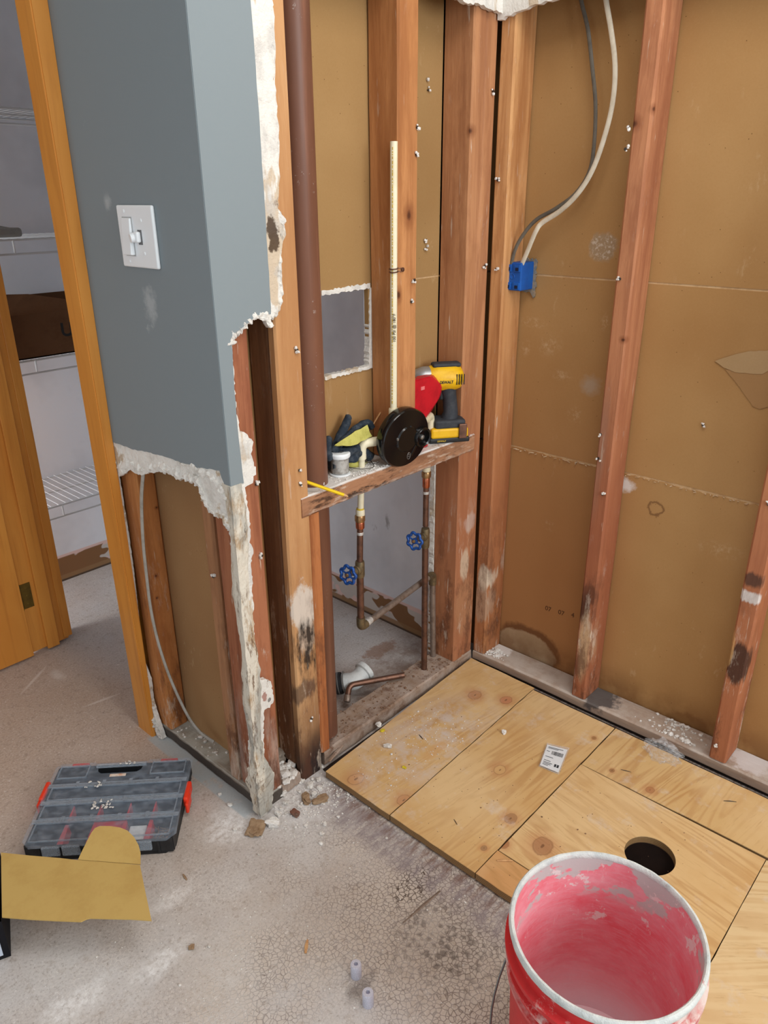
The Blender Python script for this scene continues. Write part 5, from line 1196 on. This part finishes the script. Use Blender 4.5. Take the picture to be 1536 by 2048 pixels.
for (y0, y1) in ((-hd_ + .014, -hd_ + .070), (-hd_ + .082, -hd_ + .128), (-hd_ + .142, -hd_ + .186)): frame(-hw + .015, hw - .015, y0, y1)
frame(-hw + .015, -.085, hd_ - .056, hd_ - .012); frame(.072, hw - .015, hd_ - .056, hd_ - .012)
obj('raised_rib', bm, LidRib, ld_)
bm = BM()
for yy in (-hd_ + .076, -hd_ + .135, -hd_ + .192): box(bm, -hw + .004, hw - .004, yy - .006, yy + .006, .0475, .0505, .001)
for xx in (-.10, -.035, .03, .095):
    for yy in (-hd_ + .077, -hd_ + .135, -hd_ + .193): box(bm, xx - .004, xx + .004, yy - .010, yy + .010, .0505, .0515)
obj('frosted_rib', bm, LidRib, ld_)
bm = BM(); tube(bm, [(-.07, hd_ - .012, .046), (.055, hd_ - .012, .046)], .0075, 12, flat=(Vector((0, 0, 1)), .7)); obj('carry_handle', bm, LidRib, oc, smooth=True)
bm = BM(); box(bm, -.05, .034, hd_ - .04, hd_ - .022, .0101, .0112); obj('handle_gap', bm, BlackM, oc)
bm = BM(); box(bm, -.028, .012, hd_ - .056, hd_ - .047, .0475, .0483); stk = obj('paper_sticker', bm, plain('white orange sticker', rgb(226, 214, 200), .6, var=rgb(214, 150, 110), vs=60), ld_)
for (sx, y0) in ((1, -.012), (-1, .015)):
    bm = BM(); x = sx * (hw + .003); box(bm, x - .006, x + .006, y0 - .0, y0 + .062, .020, .048, .004); box(bm, x - .004 + sx * .004, x + .004 + sx * .004, y0 - .012, y0 + .03, .012, .040, .003); obj('side_latch', bm, OrgOrange, oc)
for xx in (-.115, .11): bm = BM(); box(bm, xx - .022, xx + .022, hd_ - .004, hd_ + .006, .026, .044, .003); obj('rear_hinge', bm, OrgOrange, oc)
for xx in (-.105, -.06, .10): bm = BM(); box(bm, xx - .020, xx + .020, -hd_ - .003, -hd_ + .004, .020, .046, .002); obj('front_hinge', bm, LidRib, oc)
bm = BM(); rnd = random.Random(9); 
for (cx, cy, rx_, ry_, n) in ((-.012, -hd_ + .118, .028, .014, 26), (-.055, hd_ - .085, .022, .010, 12), (.01, hd_ - .012, .02, .005, 7)):
    for k in range(n): rock(bm, (cx + rnd.uniform(-rx_, rx_), cy + rnd.uniform(-ry_, ry_), .0525), (rnd.uniform(.001, .005), rnd.uniform(.001, .004), .0012), k + 200, 1)
o = obj('plaster_splatter', bm, Crumb, ld_)

# ------------------------------------------------------------------ kraft carton flap
cb_ = empty('cardboard_box', (-1.50, .06, 0), 'opened cardboard box at the left edge with a wide kraft flap', 'cardboard box')
def cr_(q): return q - cb_.location
a0, a1 = px(0, 1705, 2, .10), px(2, 1838, 2, .10); dn_ = (a1 - a0).normalized(); out_ = Vector((dn_.y, -dn_.x, 0)); out_ = -out_ if out_.x > 0 else out_
a1 = a1 + dn_ * .004
body = [a0, a1, a1 + out_ * .30, a0 + out_ * .30]
bm = BM(); vs0 = [bm.verts.new(cr_(Vector((q.x, q.y, .001)))) for q in body]; vs1 = [bm.verts.new(cr_(Vector((q.x, q.y, .098)))) for q in body]
bm.faces.new(vs0[::-1])
for i in range(4): bm.faces.new((vs0[i], vs0[(i + 1) % 4], vs1[(i + 1) % 4], vs1[i]))
bmesh.ops.solidify(bm, geom=list(bm.faces), thickness=.003)
obj('box_body', bm, PrintDark, cb_)
e1 = a1 + out_ * .012; e2 = a1 + out_ * .28
bm = BM(); nrm = dn_
qs = [Vector((e1.x, e1.y, .012)), Vector((e2.x, e2.y, .012)), Vector((e2.x, e2.y, .090)), Vector((e1.x, e1.y, .090))]
va = [bm.verts.new(cr_(q + dn_ * .001)) for q in qs]; vb = [bm.verts.new(cr_(q + dn_ * .0018)) for q in qs]; bm.faces.new(va); bm.faces.new(vb[::-1])
for i in range(4): bm.faces.new((va[i], vb[i], vb[(i + 1) % 4], va[(i + 1) % 4]))
obj('pale_panel', bm, PrintPale, cb_)
def flap(pts, zf, nm, mat, th=.0025):
    bm = BM(); A_ = [px(a, b, 2, z_) for (a, b), z_ in zip(pts, zf)]
    va = [bm.verts.new(cr_(q)) for q in A_]; vb = [bm.verts.new(cr_(q - Vector((0, 0, th)))) for q in A_]; bm.faces.new(va); bm.faces.new(vb[::-1])
    for i in range(len(va)): bm.faces.new((va[i], vb[i], vb[(i + 1) % len(va)], va[(i + 1) % len(va)]))
    return obj(nm, bm, mat, cb_)
fl1 = [(2, 1705), (60, 1711), (120, 1716), (155, 1720), (218, 1725), (280, 1730), (290, 1780), (303, 1841), (262, 1838), (215, 1837), (180, 1836), (172, 1838), (162, 1843), (110, 1841), (55, 1838), (4, 1834)]
flap(fl1, [.1] * len(fl1), 'wide_flap', Card)
tabp = [(156, 1719), (165, 1700), (175, 1680), (183, 1665), (190, 1656), (200, 1652), (220, 1652), (240, 1655), (255, 1661), (268, 1674), (277, 1690), (281, 1705), (281, 1728)]
flap(tabp, [.1, .104, .108, .111, .112, .113, .113, .113, .112, .110, .107, .104, .1], 'tuck_tab', Card)

# ------------------------------------------------------------------ small things on floor and plywood
for (x, y, lab, tilt) in ((717, 1955, 'upright translucent white sleeve, the farther of two on the floor', 0), (741, 2012, 'translucent white sleeve nearest the bottom edge', 0)):
    q = px(x, y, 2, .0); e_ = empty('plastic_sleeve', (q.x, q.y + .006, 0), lab, 'plastic sleeve', group='translucent plastic sleeves')
    bm = BM(); lathe(bm, [(.004, .0), (.0108, .0), (.0108, .031), (.0095, .033), (.004, .033), (.004, .0)], seg=28); obj('sleeve_wall', bm, CapM, e_, smooth=True)
    bm = BM(); lathe(bm, [(0, .002), (.0038, .002), (.0038, .028), (0, .028)], seg=16); obj('bore', bm, plain('violet grey bore', rgb(150, 148, 168), .6) if 'violet grey bore' not in bpy.data.materials else bpy.data.materials['violet grey bore'], e_)
bg_ = [px(1094, 1486, 2, .026), px(1139, 1497, 2, .026), px(1118, 1550, 2, .026), px(1077, 1533, 2, .026)]
bo = empty('plastic_bag', bg_[0].lerp(bg_[2], .5), 'small clear bag with a printed barcode slip on the plywood', 'plastic bag')
bm = BM(); N_ = 10; grid = []
for i in range(N_ + 1):
    row = []
    for j in range(N_ + 1):
        q = bg_[0].lerp(bg_[1], i / N_).lerp(bg_[3].lerp(bg_[2], i / N_), j / N_) - bo.location; q.z += .0012 + .0018 * mnoise.noise(q * 60); row.append(bm.verts.new(q))
    grid.append(row)
for i in range(N_):
    for j in range(N_): bm.faces.new((grid[i][j], grid[i + 1][j], grid[i + 1][j + 1], grid[i][j + 1]))
obj('clear_film', bm, BagM, bo, smooth=True)
def bgp(u, v, z=.0006): q = bg_[0].lerp(bg_[1], u).lerp(bg_[3].lerp(bg_[2], u), v) - bo.location; q.z += z; return q
def bquad(u0, u1, v0, v1, z, mat, nm, par):
    bm = BM(); A_ = [bgp(u0, v0, z), bgp(u1, v0, z), bgp(u1, v1, z), bgp(u0, v1, z)]; va = [bm.verts.new(q) for q in A_]; vb = [bm.verts.new(q - Vector((0, 0, .0003))) for q in A_]
    bm.faces.new(va); bm.faces.new(vb[::-1])
    for i in range(4): bm.faces.new((va[i], vb[i], vb[(i + 1) % 4], va[(i + 1) % 4]))
    return obj(nm, bm, mat, par)
slip = bquad(.05, .95, .10, .97, .0036, plain('slip paper', rgb(222, 224, 226), .6), 'printed_slip', bo)
Ink2 = plain('slip ink', rgb(50, 54, 60), .7)
rnd = random.Random(2); bm = BM(); u = .36
while u < .86:
    w_ = rnd.choice((.012, .02, .03)); A_ = [bgp(u, .30, .0041), bgp(u + w_, .30, .0041), bgp(u + w_, .44, .0041), bgp(u, .44, .0041)]; bm.faces.new([bm.verts.new(q) for q in A_]); u += w_ + rnd.choice((.015, .022))
for (u0, u1, v0) in ((.14, .8, .17), (.14, .6, .21), (.12, .26, .34), (.14, .5, .55), (.14, .45, .70), (.14, .55, .77), (.14, .5, .82), (.14, .4, .87)):
    A_ = [bgp(u0, v0, .0041), bgp(u1, v0, .0041), bgp(u1, v0 + .018, .0041), bgp(u0, v0 + .018, .0041)]; bm.faces.new([bm.verts.new(q) for q in A_])
for u0 in (.66, .78): A_ = [bgp(u0, .74, .0041), bgp(u0 + .09, .74, .0041), bgp(u0 + .09, .84, .0041), bgp(u0, .84, .0041)]; bm.faces.new([bm.verts.new(q) for q in A_])
obj('barcode_print', bm, Ink2, slip)
# crumpled clear film by the right plate
fc = px(1325, 1505, 2, .03)
bm = BM(); g = bmesh.ops.create_icosphere(bm, subdivisions=4, radius=1)['verts']
for v in g:
    k = 1 + .55 * mnoise.noise(v.co * 2.6 + Vector((4, 1, 2))) + .2 * mnoise.noise(v.co * 7); v.co = Vector((v.co.x * .034 * k, v.co.y * .045 * k, max(-.004, v.co.z * .028 * k)))
o = obj('plastic_film', bm, FilmM); o.location = (min(fc.x, -.045), fc.y, .0285); tag(o, 'crumpled clear plastic film lying at the right wall plate', 'plastic film')

def chunk(x, y, r, mat, label, seed, z=0.0, name='plaster_chunk', cat='plaster chunk', group='plaster chunks'):
    q = px(x, y, 2, z); bm = BM(); rock(bm, (0, 0, 0), r, seed, 3, .5); mn = min(v.co.z for v in bm.verts); o = obj(name, bm, mat); o.location = (q.x, q.y, z - mn + .0002); return tag(o, label, cat, group)
chunk(581, 1552, (.014, .012, .022), Crumb, 'large white plaster chunk leaning at the foot of the post', 1, .0)
chunk(512, 1660, (.026, .020, .007), CrumbBrown, 'flat brown paper-faced chunk at the foot of the plaster corner', 2)
chunk(545, 1650, (.012, .018, .008), Crumb, 'whitish chunk with rust mark beside the plaster corner', 3)
chunk(612, 1600, (.020, .010, .006), CrumbBrown, 'curved brown paper scrap in front of the post', 4)
chunk(640, 1602, (.022, .012, .005), CrumbBrown, 'brown paper scrap nearest the plywood corner', 5)
chunk(590, 1630, (.012, .008, .006), plain('dark wood bit', rgb(110, 86, 72), .9, var=rgb(134, 64, 40), vs=50), 'dark wood bit on the floor below the post', 6, name='wood_bit', cat='wood bit', group=None)
chunk(620, 1574, (.010, .008, .006), Crumb, 'white plaster chunk just right of the post foot', 7)
chunk(565, 1590, (.010, .010, .008), Crumb, 'white plaster chunk between corner and post', 8)
chunk(637, 1562, (.006, .006, .005), Crumb, 'small plaster chunk touching the plywood corner', 9)
chunk(532, 1574, (.012, .010, .010), Crumb, 'plaster chunk tucked behind the corner bead', 10, .036)
chunk(556, 1520, (.020, .016, .014), plain('dusty debris', rgb(150, 138, 124), .95, var=rgb(90, 76, 64), vs=60, bump=.8), 'heap of dusty debris between corner stud and post', 11, .034, name='debris_heap', cat='debris')
chunk(383, 1896, (.0, .0, .0) if False else (.006, .006, .003), CrumbBrown, 'lone small brown flake on the floor under the cardboard flap', 12, name='paper_flake', cat='paper flake', group=None)
chunk(775, 1494, (.012, .006, .004), Crumb, 'white plaster flake on the dusty plywood sheet', 13, .0245)
chunk(757, 1452, (.008, .008, .006), Crumb, 'white plaster lump at the edge of the bottom plate', 14, .0245)
chunk(1008, 1467, (.006, .006, .005), Crumb, 'small plaster lump in the middle of the plywood', 15, .0245)
chunk(765, 1462, (.008, .005, .002), plain('yellow scrap', rgb(206, 184, 40), .7), 'yellow scrap beside the white plaster lump', 16, .0245, name='yellow_scrap', cat='scrap', group=None)
chunk(809, 1536, (.006, .004, .002), bpy.data.materials['yellow scrap'], 'yellow scrap in the middle of the dusty plywood', 17, .0245, name='yellow_scrap', cat='scrap', group=None)
def chip(x, y, L, ang_, wd, mat, label, z, name='wood_chip', cat='wood chip', seed=1, group='wood chips'):
    q = px(x, y, 2, z); bm = BM(); d = Vector((math.cos(ang_), math.sin(ang_), 0)) * L / 2; n = Vector((-d.y, d.x, 0)).normalized() * wd
    tube(bm, [-d, Vector((0, 0, .0006)) + n * .15, d], [wd * .6, wd, wd * .5], 5, flat=(Vector((0, 0, 1)), .4)); o = obj(name, bm, mat); o.location = (q.x, q.y, z + wd * .45); return tag(o, label, cat, group)
chip(613, 1894, .03, R(40), .004, RawWood, 'orange wood chip on the floor left of the plastic sleeves', .0)
chip(370, 1755, .02, R(80), .003, CrumbBrown, 'grey brown leaf-like flake between flap and plaster dust', .0)
chip(1010, 1722, .035, R(-48), .003, RawWood, 'pale splinter on the plywood left of the bucket rim', .0245)
chip(842, 1474, .022, R(70), .0014, NailM, 'bent dark nail on the dusty plywood sheet', .0245, name='nail', cat='nail', group=None)
chip(911, 1644, .018, R(62), .001, NailM, 'thin dark brad on the middle plywood sheet', .0245, name='nail', cat='nail', group=None)
chip(948, 1745, .012, R(20), .004, Copper, 'rusty dark scrap on the floor beside the plywood edge', .0, name='rusty_scrap', cat='scrap', group=None)
chip(1252, 1542, .026, R(-70), .0012, NailM, 'short dark sliver below the knot near the right plate', .0245, group=None)
chip(1460, 1603, .03, R(-55), .0014, NailM, 'dark sliver near the right edge of the plywood', .0245, group=None)
chip(672, 1508, .07, R(15), .006, W_plate, 'pale wood shim bridging plate and plywood beside the post', .0245, name='wood_shim', cat='wood shim', group=None)
a, b = px(880, 1782, 2, .001), px(806, 1846, 2, .001)
bm = BM(); tube(bm, [a, a.lerp(b, .5) + Vector((.003, 0, 0)), b], [.002, .0038, .001], 6, flat=(Vector((0, 0, 1)), .3)); tag(obj('floor_seam_strip', bm, Galv), 'grey metal seam strip on the crazed floor', 'seam strip')

for k_, (x, y, r_, lab) in enumerate(((572, 1608, .006, 'below the white leaning chunk'), (600, 1616, .005, 'beside the curved brown scrap'), (557, 1630, .007, 'right of the corner bead foot'), (628, 1590, .006, 'above the brown paper scraps'), (460, 1612, .005, 'on the pale stripe left of the corner bead'), (440, 1590, .004, 'on the pale stripe farther up the wall'), (640, 1578, .006, 'between post foot and plywood'), (604, 1565, .007, 'at the left side of the post foot'), (470, 1660, .004, 'left of the flat brown chunk'), (650, 1650, .005, 'on the open floor below the paper scraps'))):
    chunk(x, y, (r_ * 1.2, r_ * .9, r_ * .7), Crumb, 'small plaster piece ' + lab, 60 + k_)
crumbs('plaster_crumbs', 500, lambda r: (lambda t, u: (-.84 + .24 * t + .09 * r.gauss(0, .5), -.04 - .10 * u + .03 * r.gauss(0, 1)))(r.random(), r.random() ** 1.5), .0, (.0008, .0032), Crumb, 'white plaster crumbs scattered at the feet of corner and post', 'plaster crumbs', 3)
crumbs('plaster_crumbs', 260, lambda r: (r.uniform(-1.35, -.72), r.uniform(-.75, -.02)), .0, (.0006, .0022), Crumb, 'sparse plaster specks over the open floor', 'plaster crumbs', 4)
crumbs('plaster_crumbs', 220, lambda r: (r.uniform(-.64, -.25), r.uniform(-.23, -.05)), .024, (.0006, .0022), Crumb, 'plaster specks on the dusty plywood sheet', 'plaster crumbs', 5)
crumbs('plaster_crumbs', 90, lambda r: (r.uniform(.01, .08), -.66 + r.gauss(0, .035)), .045, (.002, .006), Crumb, 'white chips piled on the right plate beside the worn stud', 'plaster crumbs', 6)
crumbs('plaster_crumbs', 60, lambda r: (r.uniform(.005, .05), -.065 + r.gauss(0, .02)), .045, (.002, .006), Crumb, 'white chips on the right plate near the corner', 'plaster crumbs', 7)
crumbs('plaster_crumbs', 34, lambda r: (r.uniform(-.87, -.82), r.uniform(.2, .38)), .036, (.001, .0045), Crumb, 'plaster chips on the plate inside the left stub wall', 'plaster crumbs', 8)
crumbs('plaster_crumbs', 160, lambda r: (r.uniform(-.845, -.745), r.uniform(.0, .08)), .034, (.002, .007), Crumb, 'plaster rubble between corner stud and post', 'plaster crumbs', 9)
crumbs('dirt_crumbs', 260, lambda r: (r.uniform(-.6, -.08), r.uniform(.0, .09)), .045, (.0008, .003), plain('brown dirt', rgb(134, 100, 76), .95, var=rgb(90, 64, 48), vs=60), 'brown dirt on the plumbing bay bottom plate', 'dirt', 10)
crumbs('dirt_crumbs', 180, lambda r: (r.uniform(-.66, -.25), r.uniform(-.9, -.05)), .024, (.0005, .0014), bpy.data.materials['brown dirt'], 'fine brown dirt specks on the plywood', 'dirt', 11)

# ------------------------------------------------------------------ closet contents
def wire_shelf(z, label, x0=-1.6, x1=-.01):
    r_ = empty('wire_shelf', (0, 1.375, z), label, 'wire shelf', group='white closet wire shelves')
    bm = BM(); 
    for yy, zz in ((-.150, 0), (-.151, -.040), (.148, -.003), (0, -.003)): tube(bm, [(x0, yy, zz), (x1, yy, zz)], .0032 if yy < -.1 else .0026, 8)
    x = x0 + .3
    while x < x1: tube(bm, [(x, -.151, 0), (x, -.151, -.040)], .0028, 6); x += .3
    obj('front_rail', bm, Wire, r_, smooth=True)
    bm = BM(); x = x0
    while x < x1: tube(bm, [(x, -.150, .003), (x, .150, .003)], .0014, 4, cap=False); x += .0254
    obj('deck_wires', bm, Wire, r_); return r_
wire_shelf(.433, 'lowest white wire shelf in the closet'); wire_shelf(.925, 'white wire shelf carrying the brown carton'); wire_shelf(1.282, 'white wire shelf above the brown carton'); wire_shelf(1.632, 'topmost white wire shelf near the top of the picture')
cx = empty('carton', (-.72, 1.34, .931), 'dark brown open carton on the closet shelf', 'carton')
bm = BM(); x0, x1, y0, y1, h = -.055, .30, -.115, .13, .135
for (a, b, c, d) in ((x0, x1, y0, y0 + .004), (x0, x1, y1 - .004, y1), (x0, x0 + .004, y0, y1), (x1 - .004, x1, y0, y1)): box(bm, a, b, c, d, 0, h)
box(bm, x0, x1, y0, y1, 0, .004); obj('carton_body', bm, CardD, cx)
bm = BM(); slab(bm, [(x0, y0, h), (x0, y1, h), (x0 + .003, y1, h), (x0 + .003, y0, h)], [(x0 - .14, y0 - .03, h + .055), (x0 - .14, y1, h + .055), (x0 - .137, y1, h + .058), (x0 - .137, y0 - .03, h + .058)]); obj('carton_flap', bm, CardD, cx)
bm = BM(); slab(bm, [(x0, y0, h), (x1, y0, h), (x1, y0 + .003, h), (x0, y0 + .003, h)], [(x0 - .04, y0 - .045, h + .072), (x0 + .07, y0 - .05, h + .065), (x0 + .07, y0 - .047, h + .065), (x0 - .04, y0 - .042, h + .072)]); obj('carton_flap', bm, CardD, cx)
bm = BM(); box(bm, x0 + .01, x1, y1, y1 + .003, h, h + .03); obj('carton_flap', bm, CardD, cx)
t_ = text_bm('U', .06, .0004, True)
for v in t_.verts: v.co = Vector((.118 + v.co.x, y0 - .0005 - v.co.z, .055 + v.co.y))
obj('printed_letter', t_, BlackM, cx)
bm = BM(); box(bm, -.22, .12, -.10, .10, .0, .03, .008); bmesh.ops.subdivide_edges(bm, edges=list(bm.edges), cuts=2, use_grid_fill=True)
for v in bm.verts: v.co.z += .008 * mnoise.noise(v.co * 14) if v.co.z > .01 else 0
o = obj('folded_sheet', bm, Cloth); o.location = (-.77, 1.36, 1.288); tag(o, 'folded grey sheet lying on the closet shelf above the carton', 'folded sheet')
